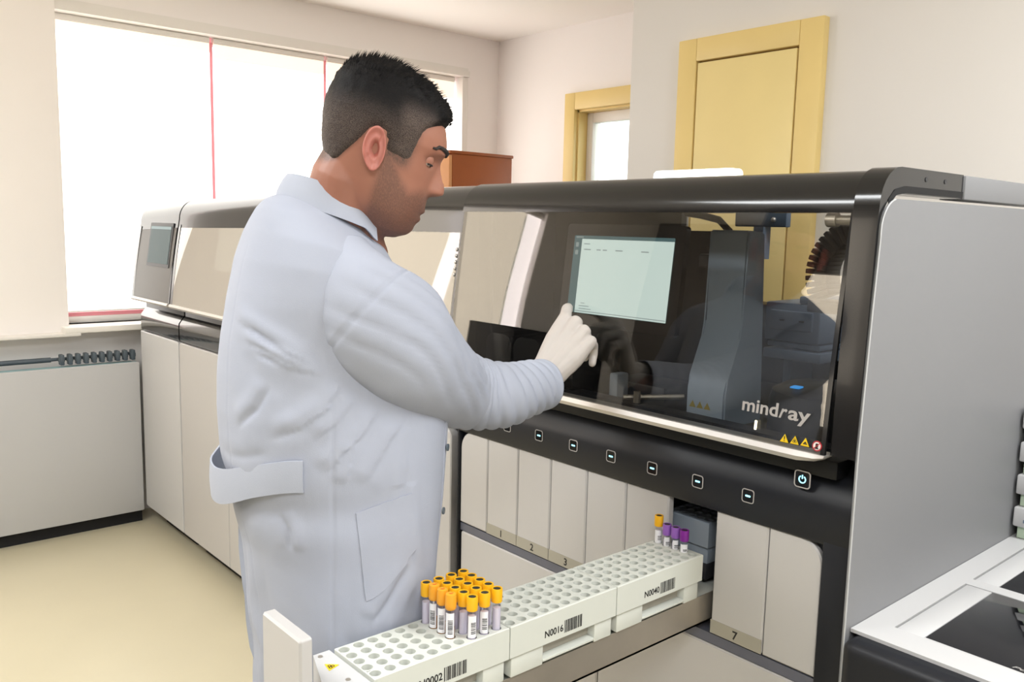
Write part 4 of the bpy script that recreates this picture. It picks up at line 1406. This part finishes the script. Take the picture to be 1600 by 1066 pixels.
# eyes, lids, lashes, brows
M_EYE = mat('eye_white', (176, 164, 156), .15, vary=.02)
M_IRIS = mat('dark_iris', (44, 28, 20), .1, vary=.1)
M_BROW = mat('dark_brow_hair', (34, 27, 25), .7, vary=.2, nscale=300)
for s_ in (-1, 1):
    ec = hw(.0704, .0308 * s_, .0165)
    bm = B(); ball(bm, ec, .0121, 20); ey = obj('eye', bm, M_EYE, man, smooth=180)
    gz = (HFW * .93 - HUP * .36).normalized()
    bm = B(); u, v = frame_of(gz); plate(bm, ec + gz * .0108, u, v, [(.0052 * math.cos(q), .0052 * math.sin(q)) for q in np.linspace(0, 2 * PI, 17)[:-1]], .0012 if u.cross(v).dot(gz) > 0 else -.0012); obj('iris', bm, M_IRIS, ey)
    # upper and lower lids as half shells
    for nm, lo, hi, rr in (('upper_eyelid', -20, 80, .0130), ('lower_eyelid', -85, -38, .0129)):
        rings = []
        for k in range(9):
            el = math.radians(lo + (hi - lo) * k / 8)
            rings.append([ec + rr * (HFW * math.cos(el) * math.cos(az) + HLF * math.cos(el) * math.sin(az) + HUP * math.sin(el)) for az in np.linspace(-1.5, 1.5, 19)])
        bm = B(); loft(bm, rings, cap=False, closed=False); obj(nm, bm, M_SKIN, man, smooth=180)
    bm = B()
    el = math.radians(-22)
    tube(bm, [ec + .0134 * (HFW * math.cos(el) * math.cos(az) + HLF * math.cos(el) * math.sin(az) + HUP * math.sin(el)) for az in np.linspace(-1.15, 1.15, 12)], .0014, 6); obj('eyelash', bm, M_BROW, man)
    bm = B()
    pts, rr = [], []
    for k in range(9):
        yy = .013 + .038 * k / 8
        best = min((headpt(.0375 + .004 * math.sin(k / 8 * PI * .75) - (.004 if k > 6 else 0), q) for q in np.linspace(-1.3, 1.3, 260)), key=lambda p: abs(p[1] - yy * s_))
        pts.append(hw(best[0] + .0005, best[1], best[2])); rr.append(.0042 - .0024 * (k / 8) ** 2)
    tube(bm, pts, rr, 8); obj('eyebrow', bm, M_BROW, man, smooth=180)


# ears
def ear(side):
    c = Vector((-.006, .0735 * side, .002))
    n, m_ = 40, 12
    prof = [(0, -.012), (.14, -.010), (.27, -.004), (.40, .0065), (.52, .010), (.62, .008), (.74, .0085), (.85, .0125), (.93, .0145), (1.0, .0125), (1.02, .008), (.96, .002), (.90, -.006)]
    bm = B()
    rings = []
    for rho, h in prof:
        ring = []
        for q in range(n):
            t = 2 * PI * q / n
            ct, st = math.cos(t), math.sin(t)
            rad_x = .0185 if ct < 0 else .0155
            rad_z = .034 if st > 0 else .032
            lobe = 1 - .30 * max(0, -st) ** 2 * (1 if ct < 0 else .5)
            x = rad_x * ct * rho * (lobe if st < 0 else 1) - .004 * st * rho
            z = rad_z * st * rho
            k = .55 + .45 * sstep(.9, -.6, ct)
            if st < -.55:
                k *= .7
                hh = max(h, .004 * rho) if rho > .5 and rho < 1.01 else h
            else:
                hh = h
            if ct > .5 and rho > .4:
                hh *= .35
            ring.append(hw(c.x + x, c.y + side * (hh * k + .002 + (.006 * max(0, -ct) * rho if rho < 1.01 else 0)), c.z + z))
        rings.append(ring)
    loft(bm, rings, cap=False)
    bm.faces.new([bm.verts[q] for q in range(n)]) if False else None
    bm.verts.ensure_lookup_table()
    bm.faces.new(bm.verts[:n])
    return bm


M_EAR = mat('ear_skin', (170, 106, 94), .5, vary=.06, nscale=60, sub=.2)
for s_ in (-1, 1):
    e = obj('ear', ear(s_), M_EAR, man, 'pinkish ear' if s_ < 0 else None, smooth=180)
    ms = e.modifiers.new('round', 'SUBSURF'); ms.levels = ms.render_levels = 1

# hair shell and tufts
bm = B()
rings = []
hz = list(np.linspace(-.056, .075, 66)) + list(.075 + (.1284 - .075) * np.sin(np.linspace(.05, 1, 26) * PI / 2))
NH = 120
for z in hz:
    ring = []
    for q in range(NH):
        t = 2 * PI * q / NH
        m, th = hair_thick(z, t, 2.0)
        x, y, z_ = headpt(z, t)
        # outward direction from the middle of the skull
        d = Vector((x + .005, y, (z_ - .02) * 1.1)); d.normalize()
        p = Vector((x, y, z_))
        nzv = noise.noise(Vector((x * 260, y * 260, z_ * 120))) * .0022 * (.4 + sstep(.05, .1, z))
        nzv += noise.noise(Vector((x * 55 + 3, y * 55, z_ * 40))) * .004 * sstep(.07, .11, z)
        off = m * (th + nzv) - (1 - m) * .004
        p = p + d * off
        ring.append(hw(*p))
    rings.append(ring)
loft(bm, rings)
# tufts: short spikes brushed forward and up on the crown
rng = random.Random(5)
for k in range(7000):
    z = rng.uniform(-.045, .128)
    t = rng.uniform(0, 2 * PI)
    m, th = hair_thick(z, t)
    if m < .6:
        continue
    x, y, z_ = headpt(z, t)
    d = Vector((x + .005, y, (z_ - .02) * 1.1)).normalized()
    p = Vector((x, y, z_)) + d * (th - .004)
    side_ = sstep(.075, .045, z)
    L = rng.uniform(.005, .0125) * (1 - .55 * side_) * (.4 + 1.1 * sstep(.07, .115, z))
    dr_ = (d * (.5 + .7 * sstep(.03, -.04, x)) + Vector((.75, rng.uniform(-.35, .35), rng.uniform(-.1, .35)))).normalized()
    if side_ > .5:
        dr_ = (d * .22 + Vector((-.25 if x < 0 else .1, rng.uniform(-.15, .15), -.9))).normalized()
    tip = p + dr_ * L
    s1 = dr_.cross(d).normalized() * rng.uniform(.0008, .0016)
    s2 = dr_.cross(s1).normalized() * .001
    a = [bm.verts.new(hw(*(p + s1))), bm.verts.new(hw(*(p - s1 * .5 + s2))), bm.verts.new(hw(*(p - s1 * .5 - s2)))]
    q_ = bm.verts.new(hw(*tip))
    for i in range(3):
        bm.faces.new((a[i], a[(i + 1) % 3], q_))
me = bpy.data.meshes.new('hair')
bmesh.ops.recalc_face_normals(bm, faces=bm.faces)
bm.to_mesh(me); bm.free()
att = me.attributes.new('fade', 'FLOAT', 'POINT')
vals = np.zeros(len(me.vertices), np.float32)
for i, v in enumerate(me.vertices):
    x, y, z = hl(v.co)
    f_ = sstep(.085, .03, z) * .75
    f_ = max(f_, sstep(.10, .06, z) * sstep(.0, .03, x) * sstep(.045, .06, abs(y)))
    f_ = max(f_, .9 * sstep(.0, -.04, z))
    vals[i] = f_
att.data.foreach_set('value', vals)
M_HAIR = mat('black_hair', (13, 11, 12), .6, vary=.35, nscale=220, spec=.15, bump=.5, bscale=420)
nt = M_HAIR.node_tree
at = nt.nodes.new('ShaderNodeAttribute'); at.attribute_name = 'fade'
mx = nt.nodes.new('ShaderNodeMix'); mx.data_type = 'RGBA'
old = nt.nodes['Principled BSDF'].inputs['Base Color'].links[0].from_socket
nz = nt.nodes.new('ShaderNodeTexNoise'); nz.inputs['Scale'].default_value = 330
cr = nt.nodes.new('ShaderNodeValToRGB')
cr.color_ramp.elements[0].position, cr.color_ramp.elements[0].color = .40, rgb(32, 26, 25)
cr.color_ramp.elements[1].position, cr.color_ramp.elements[1].color = .62, rgb(108, 95, 88)
nt.links.new(nz.outputs['Fac'], cr.inputs[0])
nt.links.new(at.outputs['Fac'], mx.inputs[0]); nt.links.new(old, mx.inputs[6]); nt.links.new(cr.outputs[0], mx.inputs[7])
nt.links.new(mx.outputs[2], nt.nodes['Principled BSDF'].inputs['Base Color'])
obj('hair', me, M_HAIR, man, 'short black hair fading to grey at the temples', smooth=180)

# ------------------------------------------------------------------ lab coat
COAT_FOLDS = [
    ([(-1.262, .543, 1.357), (-1.195, .541, 1.337), (-1.142, .555, 1.315), (-1.106, .579, 1.294)], .0055, .0065),
    ([(-1.228, .535, 1.326), (-1.164, .546, 1.31), (-1.115, .571, 1.291)], .004, .005),
    ([(-1.198, .537, 1.31), (-1.14, .554, 1.291), (-1.093, .595, 1.278)], .004, .006),
    ([(-1.078, .622, 1.271), (-1.089, .6, 1.233), (-1.115, .57, 1.204), (-1.163, .538, 1.179)], .006, .008),
    ([(-1.071, .645, 1.247), (-1.081, .616, 1.213), (-1.103, .582, 1.183)], .005, .007),
    ([(-1.064, .682, 1.227), (-1.069, .654, 1.191), (-1.082, .614, 1.156), (-1.096, .593, 1.13)], .006, .008),
    ([(-1.062, .726, 1.207), (-1.063, .692, 1.167), (-1.066, .664, 1.132), (-1.071, .648, 1.109)], .0055, .008),
    ([(-1.317, .539, 1.137), (-1.22, .528, 1.145), (-1.154, .544, 1.163)], .002, .009),
    ([(-1.16, .557, 1.069), (-1.147, .564, 1.042), (-1.146, .568, 1.006)], .004, .007),
    ([(-1.067, .734, .98), (-1.069, .689, .919), (-1.073, .665, .89)], .005, .009),
    ([(-1.062, .723, 1.173), (-1.063, .72, 1.103), (-1.065, .727, 1.019), (-1.068, .739, .952)], .004, .007),
    ([(-1.072, .64, 1.183), (-1.076, .629, 1.145), (-1.08, .623, 1.112)], .004, .006),
    ([(-1.16, .543, 1.265), (-1.182, .533, 1.225), (-1.231, .526, 1.187)], .004, .008)]
SEC = [(.60, -.011, .205, .128), (.70, -.010, .200, .130), (.80, -.008, .197, .136), (.90, -.008, .195, .145), (.98, -.006, .195, .155), (1.04, -.010, .194, .167), (1.12, -.014, .190, .178), (1.20, -.013, .182, .184),
       (1.26, -.017, .176, .178), (1.32, -.025, .174, .164), (1.38, -.033, .176, .145), (1.42, -.036, .170, .128), (1.45, -.035, .156, .114), (1.48, -.031, .118, .102), (1.50, -.027, .088, .092), (1.512, -.024, .078, .08)]
_s = np.array(SEC)


def coat_ring(z, n=72, g=0.0):
    f_, a, b = (float(np.interp(z, _s[:, 0], _s[:, k])) for k in (1, 2, 3))
    out = []
    for q in range(n):
        t = 2 * PI * q / n
        c, s = math.cos(t), math.sin(t)
        e = 2 / 2.3
        fc = f_ + (b + g) * math.copysign(abs(c) ** e, c)
        out.append(bw((a + g) * math.copysign(abs(s) ** e, s), fc, z - .42 * (fc + .03) * sstep(1.36, 1.50, z)))
    return out


bm = B()
loft(bm, [coat_ring(z) for z in np.linspace(.60, 1.512, 60)])
me = bake(bm, .0038, 6, .5)
co = np.zeros(len(me.vertices) * 3, np.float32); me.vertices.foreach_get('co', co); co = co.reshape(-1, 3)
no = np.zeros(len(me.vertices) * 3, np.float32); me.vertices.foreach_get('normal', no); no = no.reshape(-1, 3)


def npv(v):
    return np.array(v, np.float32)


def ss(a, b, x):
    t = np.clip((x - a) / (b - a), 0, 1)
    return t * t * (3 - 2 * t)


def vnoise(c, sx, sy, sz, o=0):
    return np.array([noise.noise(Vector((float(p[0]) * sx + o, float(p[1]) * sy, float(p[2]) * sz))) for p in c], np.float32)


def crease(c, pts, amp, sig, ridge=.85):
    """Sharp fold along a polyline: a narrow valley with a soft roll beside it, fading at both ends."""
    pts = [npv(p) for p in pts]
    best = np.full(len(c), 9.0, np.float32); tt = np.zeros(len(c), np.float32); sgn = np.zeros(len(c), np.float32)
    n = len(pts) - 1
    for i, (p, q) in enumerate(zip(pts, pts[1:])):
        d = q - p
        L2 = float(d @ d)
        u = np.clip(((c - p) @ d) / L2, 0, 1)
        v = c - (p + np.outer(u, d))
        ds = np.linalg.norm(v, axis=1)
        m = ds < best
        best[m] = ds[m]; tt[m] = (i + u[m]) / n; sgn[m] = np.sign(v[m, 2])
    fade = ss(0, .22, tt) * ss(1, .75, tt)
    x = best * sgn
    return fade * amp * (-np.exp(-(x / sig) ** 2) + ridge * np.exp(-((x - 2.9 * sig) / (2.4 * sig)) ** 2) + .4 * ridge * np.exp(-((x + 3.2 * sig) / (2.6 * sig)) ** 2))


rel = co - npv(BO)
r_ = rel @ npv(BR); f_ = rel @ npv(BF); z_ = co[:, 2]
ang = np.arctan2(r_, f_ + .012)
nv = vnoise(co, 9, 9, 6); nv2 = vnoise(co, 22, 22, 13, 5)
# skirt: long soft vertical folds growing to the hem
sk = ss(1.02, .84, z_)
d = sk * (.0055 * np.sin(ang * 6.0 + 1.2 + nv * 1.8 + (z_ - .8) * 2.0) + .0022 * np.sin(ang * 13 + nv2 * 3))
d += .0022 * nv + .0009 * nv2
for pts, am, sg in COAT_FOLDS:
    d += crease(co, pts, am * .95, sg * .72)
# stitched seams
d -= .0016 * np.exp(-((ang - 1.95) / .016) ** 2) * ss(1.24, 1.18, z_)
d -= .0012 * np.exp(-((ang - 3.0) / .016) ** 2) * ss(1.5, 1.4, z_)
# waist drawn in by the half belt
d -= .006 * np.exp(-((z_ - 1.07) / .03) ** 2) * ss(.05, -.04, f_)
co2 = co + no * d[:, None]
me.vertices.foreach_set('co', co2.astype(np.float32).ravel()); me.update()


# sleeves
def spline(pts, n):
    """Catmull-Rom through rows of numbers."""
    P = [np.array(p, float) for p in pts]
    P = [2 * P[0] - P[1]] + P + [2 * P[-1] - P[-2]]
    out = []
    for i in range(1, len(P) - 2):
        for k_ in range(n):
            t = k_ / n
            a, b, c, d4 = P[i - 1:i + 3]
            out.append(.5 * (2 * b + (c - a) * t + (2 * a - 5 * b + 4 * c - d4) * t * t + (3 * b - a - 3 * c + d4) * t ** 3))
    out.append(P[-2])
    return out


def sleeve(rows, elbow, n=88):
    """rows: (x, y, z, radius across, radius down); folds depend on the run along the arm."""
    S = spline(rows, 26)
    pts = [Vector(p[:3]) for p in S]
    run = [0]
    for p, q in zip(pts, pts[1:]):
        run.append(run[-1] + (q - p).length)
    T = run[-1]
    rings = []
    te = run[elbow * 26]
    ax_prev = None
    for i, p in enumerate(pts):
        dr_ = (pts[min(i + 1, len(pts) - 1)] - pts[max(i - 1, 0)]).normalized()
        u = dr_.cross(Vector((0, 0, 1))).normalized()
        v = u.cross(dr_).normalized()
        ra, rd = S[i][3], S[i][4]
        t = run[i]
        ring = []
        for q in range(n):
            a = 2 * PI * q / n
            ca, sa = math.cos(a), math.sin(a)
            base = p + u * ra * ca + v * rd * sa
            nz = noise.noise(base * 9); nz2 = noise.noise(base * 24)
            d_ = .003 * nz + .0010 * nz2
            # forearm: slanted rings, sharp valleys
            wf = sstep(te - .02, te + .05, t) * sstep(T - .008, T - .045, t)
            ph = (t + .030 * sa + .018 * ca + .012 * nz) / .030
            d_ += wf * (.0064 - .0025 * nz) * (abs(math.sin(ph * PI)) ** .7 - .6)
            # gathers on the inside of the elbow
            we = math.exp(-((t - te) / .05) ** 2) * sstep(-.2, .7, sa)
            d_ += we * .0085 * (abs(math.sin((t + .02 * ca) / .026 * PI)) ** .6 - .6)
            # upper arm: long drag lines
            wu = sstep(.05, .12, t) * sstep(te + .02, te - .06, t)
            ph = (a * .085 + (t - .1) * .38 + .012 * nz) / .036
            d_ += wu * .0042 * (abs(math.sin(ph * PI)) ** .7 - .6) * sstep(-.75, .1, sa + .3 * ca)
            if abs(t - run[30]) < .0022:
                d_ -= .0022
            if i == len(pts) - 1 or T - t < .006:
                d_ += .001
            if abs(T - t - .026) < .002:
                d_ -= .0012
            ring.append(base + (u * ca + v * sa) * d_)
        rings.append(ring)
    # turn the cuff in so that the opening has a rim and depth
    c = pts[-1]
    for k_, (sc, back) in enumerate(((.97, .0), (.955, .012), (.94, .05))):
        rings.append([c + (p - c) * sc - dr_ * back for p in rings[len(pts) - 1]])
    bm = B(); loft(bm, rings, cap=True)
    return bm


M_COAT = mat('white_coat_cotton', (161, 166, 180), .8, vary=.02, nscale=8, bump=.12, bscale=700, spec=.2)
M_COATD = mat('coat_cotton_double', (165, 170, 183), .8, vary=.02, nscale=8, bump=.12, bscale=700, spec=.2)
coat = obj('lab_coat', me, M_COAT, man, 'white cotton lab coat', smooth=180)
RSL = [(-1.190, .672, 1.420, .062, .074), (-1.120, .678, 1.372, .073, .088), (-1.098, .726, 1.325, .077, .092), (-1.128, .802, 1.266, .072, .080), (-1.1945, .920, 1.209, .066, .069), (-1.1998, 1.010, 1.190, .060, .061), (-1.218, 1.092, 1.188, .054, .054), (-1.236, 1.160, 1.188, .050, .051)]
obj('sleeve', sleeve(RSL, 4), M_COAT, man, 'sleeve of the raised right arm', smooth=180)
LSL = [tuple(bw(-.06, -.03, 1.40)) + (.07, .075), tuple(bw(-.150, -.028, 1.365)) + (.074, .078), tuple(SHL * .5 + ELL_ * .5) + (.068, .068), tuple(ELL_) + (.062, .062), tuple(ELL_ * .5 + WRL * .5) + (.056, .056), tuple(WRL) + (.05, .05)]
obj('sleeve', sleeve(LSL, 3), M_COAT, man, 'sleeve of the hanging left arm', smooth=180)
cme = coat.data
from mathutils.bvhtree import BVHTree
_off = Vector(BO)
bvh = BVHTree.FromPolygons([tuple(v.co + _off) for v in cme.vertices], [tuple(p.vertices) for p in cme.polygons])


def on_coat(p, lift=.002):
    loc, n, i, dd = bvh.find_nearest(Vector(p))
    return loc + n * lift


def patch(name, corners, nu, nv_, lift, thick, m, label=None, shape=None):
    """Cloth patch lying on the coat between four corners (ll, lr, ur, ul)."""
    a, b, c, d_ = [Vector(p) for p in corners]
    bm = B()
    top, bot = [], []
    for j in range(nv_ + 1):
        v = j / nv_
        rt_, rb = [], []
        for i in range(nu + 1):
            u = i / nu
            p = (a * (1 - u) + b * u) * (1 - v) + (d_ * (1 - u) + c * u) * v
            rt_.append(bm.verts.new(on_coat(p, lift + thick))); rb.append(bm.verts.new(on_coat(p, lift - .002)))
        top.append(rt_); bot.append(rb)
    for j in range(nv_):
        for i in range(nu):
            bm.faces.new((top[j][i], top[j][i + 1], top[j + 1][i + 1], top[j + 1][i]))
            bm.faces.new((bot[j][i], bot[j + 1][i], bot[j + 1][i + 1], bot[j][i + 1]))
    edge = [(0, i) for i in range(nu)] + [(j, nu) for j in range(nv_)] + [(nv_, i) for i in range(nu, 0, -1)] + [(j, 0) for j in range(nv_, 0, -1)]
    for (j0, i0), (j1, i1) in zip(edge, edge[1:] + edge[:1]):
        bm.faces.new((top[j0][i0], bot[j0][i0], bot[j1][i1], top[j1][i1]))
    return obj(name, bm, m, man, label, smooth=50)


patch('hip_pocket', [(-1.05, .645, .935), (-.985, .735, .975), (-1.01, .725, 1.09), (-1.075, .64, 1.07)], 10, 12, .0004, .0012, M_COAT, 'patch pocket on the hip')
# front closing edge with snaps
patch('front_placket', [(-1.10, .86, .62), (-1.085, .835, .62), (-1.09, .845, 1.2), (-1.105, .87, 1.2)], 3, 40, .0004, .0014, M_COAT)
for z in (1.135, 1.025, .90):
    p = on_coat((-1.095, .85, z), .004)
    n_ = (p - Vector((BO.x, BO.y, p.z))).normalized(); u, v = frame_of(n_)
    bm = B(); plate(bm, p, u, v, [(.006 * math.cos(q), .006 * math.sin(q)) for q in np.linspace(0, 2 * PI, 17)[:-1]], .0025); obj('snap_button', bm, M_FIN, man, 'small dark snap button')

# half belt across the back: fixed at its right end, bowing away from the back at the left
bm = B()
top, rings = [], []
N_ = 30
for k in range(N_ + 1):
    u = k / N_
    t = math.radians(127 + u * 122)                     # heading round the body: right side to left of the back
    fz, a, b = (float(np.interp(1.08, _s[:, 0], _s[:, q])) for q in (1, 2, 3))
    bow = .010 + .024 * sstep(.3, .78, u)
    p = bw((a + bow) * math.sin(t), fz + (b + bow) * math.cos(t), 0)
    zc = 1.130 - .054 * sstep(0, .55, u) + .036 * sstep(.70, 1, u)
    hgt = .048 + .010 * sstep(.1, .5, u)
    n_ = (p - Vector((BO.x, BO.y, 0))).normalized()
    base = on_coat((p.x, p.y, zc), .003) if u < .3 else None
    q0 = Vector((p.x, p.y, zc))
    if base is not None:
        w_ = sstep(.3, .12, u); q0 = q0 * (1 - w_) + base * w_
    rings.append([q0 + Vector((0, 0, hgt / 2)) - n_ * .002, q0 + Vector((0, 0, hgt / 2)) + n_ * .001, q0 + n_ * .003 + Vector((0, 0, 0)), q0 - Vector((0, 0, hgt / 2)) + n_ * .001, q0 - Vector((0, 0, hgt / 2)) - n_ * .002])
loft(bm, rings)
obj('half_belt', bm, M_COATD, man, 'loose cloth half belt across the back', smooth=60)
# back vent flap hanging behind the hem
bm = B()
rings = []
for k in range(13):
    v = k / 12
    z = 1.0 - .255 * v
    base = Vector((-1.383 + .018 * v, .592, z))
    p = on_coat(base, .001)
    left = Vector((-.656, -.755, 0)); fwd_ = Vector((-.755, .656, 0))
    w0 = (.003 + .010 * sstep(0, .35, v)) * (1 - .75 * sstep(.88, 1, v))
    dz = Vector((0, 0, -.012 * sstep(.8, 1, v)))
    a_ = p - left * .012
    b_ = p + left * w0 + dz
    rings.append([a_ - fwd_ * .001, b_ - fwd_ * .001, b_ + fwd_ * .0012, a_ + fwd_ * .0012])
loft(bm, rings)
obj('vent_flap', bm, M_COATD, man, 'edge of the back vent')

# collar: stand and fold-over leaf
def collar_pt(t, lvl):
    """t: heading round the neck from the front right (0) over the back to the front left (1); lvl 0 = fold, 1 = leaf edge."""
    a = math.radians(-28 + 0) + t * math.radians(360 - 64)
    # measured clockwise from the front towards the right side
    th = math.radians(74) + t * math.radians(222)
    c, s = math.cos(th), math.sin(th)
    back = (1 - c) / 2
    zf = 1.500 + .072 * back ** .9
    rr, ff = .076, .083
    x = rr * s
    y = ff * c
    if lvl:
        k = 1 + lvl * (.22 - .04 * back)
        x *= k; y *= k
        zf -= lvl * (.046 - .006 * back)
    ctr = bw(.004, -.005 + .0 * back, 0)
    return ctr + BR * x + BF * y + Vector((0, 0, zf))


bm = B()
rings = []
NC = 56
for k in range(NC + 1):
    t = k / NC
    fold, fold2 = collar_pt(t, 0), collar_pt(t, .08)
    mid, edge = collar_pt(t, .55), collar_pt(t, 1)
    n_ = (collar_pt(t, 1) - bw(0, 0, edge.z)); n_.z = 0; n_.normalize()
    tip = sstep(.06, 0, t) + sstep(.94, 1, t)
    edge = edge - Vector((0, 0, .012)) * tip
    lowin = collar_pt(t, .12) - Vector((0, 0, .045))
    rings.append([lowin, fold - n_ * .003, fold + Vector((0, 0, .003)), fold2 + n_ * .004, mid + n_ * .007, edge + n_ * .004, edge - n_ * .0, mid + n_ * .001, fold2 - n_ * .001 - Vector((0, 0, .006)), lowin + n_ * .002])
loft(bm, rings)
obj('collar', bm, M_COATD, man, 'stiff white fold-over collar', smooth=50)

# trousers and shoes below the coat
M_TROU = mat('dark_trouser_cloth', (46, 48, 58), .85, vary=.08, nscale=30)
M_SHOE = mat('black_shoe_leather', (26, 24, 24), .4, vary=.1)
for s_ in (-1, 1):
    bm = B()
    tube(bm, [bw(.09 * s_, -.01, .90), bw(.095 * s_, -.005, .70), bw(.10 * s_, 0, .48), bw(.10 * s_, -.01, .30), bw(.10 * s_, -.025, .07)], [.098, .092, .078, .07, .062], 28)
    obj('trouser_leg', bm, M_TROU, man, smooth=180)
    bm = B()
    capsules(bm, [(bw(.10 * s_, -.06, .045), .040), (bw(.102 * s_, .02, .045), .043), (bw(.106 * s_, .12, .040), .039), (bw(.108 * s_, .165, .034), .031)], 16)
    bm2 = bake(bm, .006, 3)
    for v in bm2.vertices:
        v.co.z = max(v.co.z, .004)
    obj('shoe', bm2, M_SHOE, man, smooth=180)

# ------------------------------------------------------------------ gloved right hand
K2, K3, K4, K5 = Vector((-1.270, 1.252, 1.312)), Vector((-1.246, 1.258, 1.306)), Vector((-1.224, 1.262, 1.290)), Vector((-1.208, 1.265, 1.270))
TIP = onlid(-1.321, 1.323, -.0075)
bm = B()
PAL = Vector((-.71, .68, -.17)).normalized()      # palm side, away from the aisle
# back of the hand: four metacarpal rays blended together, thumb root
for kk, rr in ((K2, .0145), (K3, .0145), (K4, .0135), (K5, .0125)):
    b0 = WRR + (kk - (K3 + K4) / 2) * .55 + (K3 - WRR) * .12
    capsules(bm, [(WRR + (kk - (K3 + K4) / 2) * .32, .0245), (b0 * .5 + kk * .5, .0205), (kk, rr + .001)], 14)
capsules(bm, [(WRR - (WRR - ELR).normalized() * .05, .029), (WRR, .027)], 16)
# index finger stretched to the screen
d_ = TIP - K2
sag = Vector((0, 0, .012)) + BR * -.002
capsules(bm, [(K2, .0135), (K2 + d_ * .42 + sag, .0115), (K2 + d_ * .74 + sag * .8, .0102), (TIP, .0078)], 14)
# the other fingers curl into the palm
fold = {0: (K3, .046, .030, .022), 1: (K4, .042, .028, .022), 2: (K5, .034, .022, .019)}
FWD = d_.normalized()
for q, (kk, l1, l2, l3) in fold.items():
    sd2 = BR * (.004 * q)
    a1 = kk + (FWD * .80 + Vector((0, 0, -.38))).normalized() * l1 + sd2
    a2 = a1 + (FWD * .12 + Vector((0, 0, -1)) + PAL * .12).normalized() * l2
    a3 = a2 + (FWD * -.75 + Vector((0, 0, -.45)) + PAL * .3).normalized() * l3
    r0 = (.0128, .012, .0108)[q]
    capsules(bm, [(kk, r0 + .001), (a1, r0 - .0012), (a2, r0 - .002), (a3, r0 - .003)], 12)
# thumb leaves the side of the palm near its base
tb = WRR + (K2 - WRR) * .28 + PAL * .012
capsules(bm, [(tb, .017), (tb + (K2 - WRR) * .30 + PAL * .026 + Vector((-.006, 0, 0)), .0135), (tb + (K2 - WRR) * .52 + PAL * .044 + FWD * .010, .0115), (tb + (K2 - WRR) * .62 + PAL * .052 + FWD * .026, .009)], 12)
me = bake(bm, .0018, 9, .5)
gc = np.zeros(len(me.vertices) * 3, np.float32); me.vertices.foreach_get('co', gc); gc = gc.reshape(-1, 3)
gn = np.zeros(len(me.vertices) * 3, np.float32); me.vertices.foreach_get('normal', gn); gn = gn.reshape(-1, 3)
dd = np.array([noise.noise(Vector((float(p[0]) * 90, float(p[1]) * 60, float(p[2]) * 50))) for p in gc], np.float32) * .0009
me.vertices.foreach_set('co', (gc + gn * dd[:, None]).astype(np.float32).ravel()); me.update()
obj('glove', me, mat('white_latex_glove', (180, 173, 168), .55, vary=.03, nscale=30, bump=.08, bscale=500, sub=.05), man, 'white latex glove on the right hand', smooth=180)
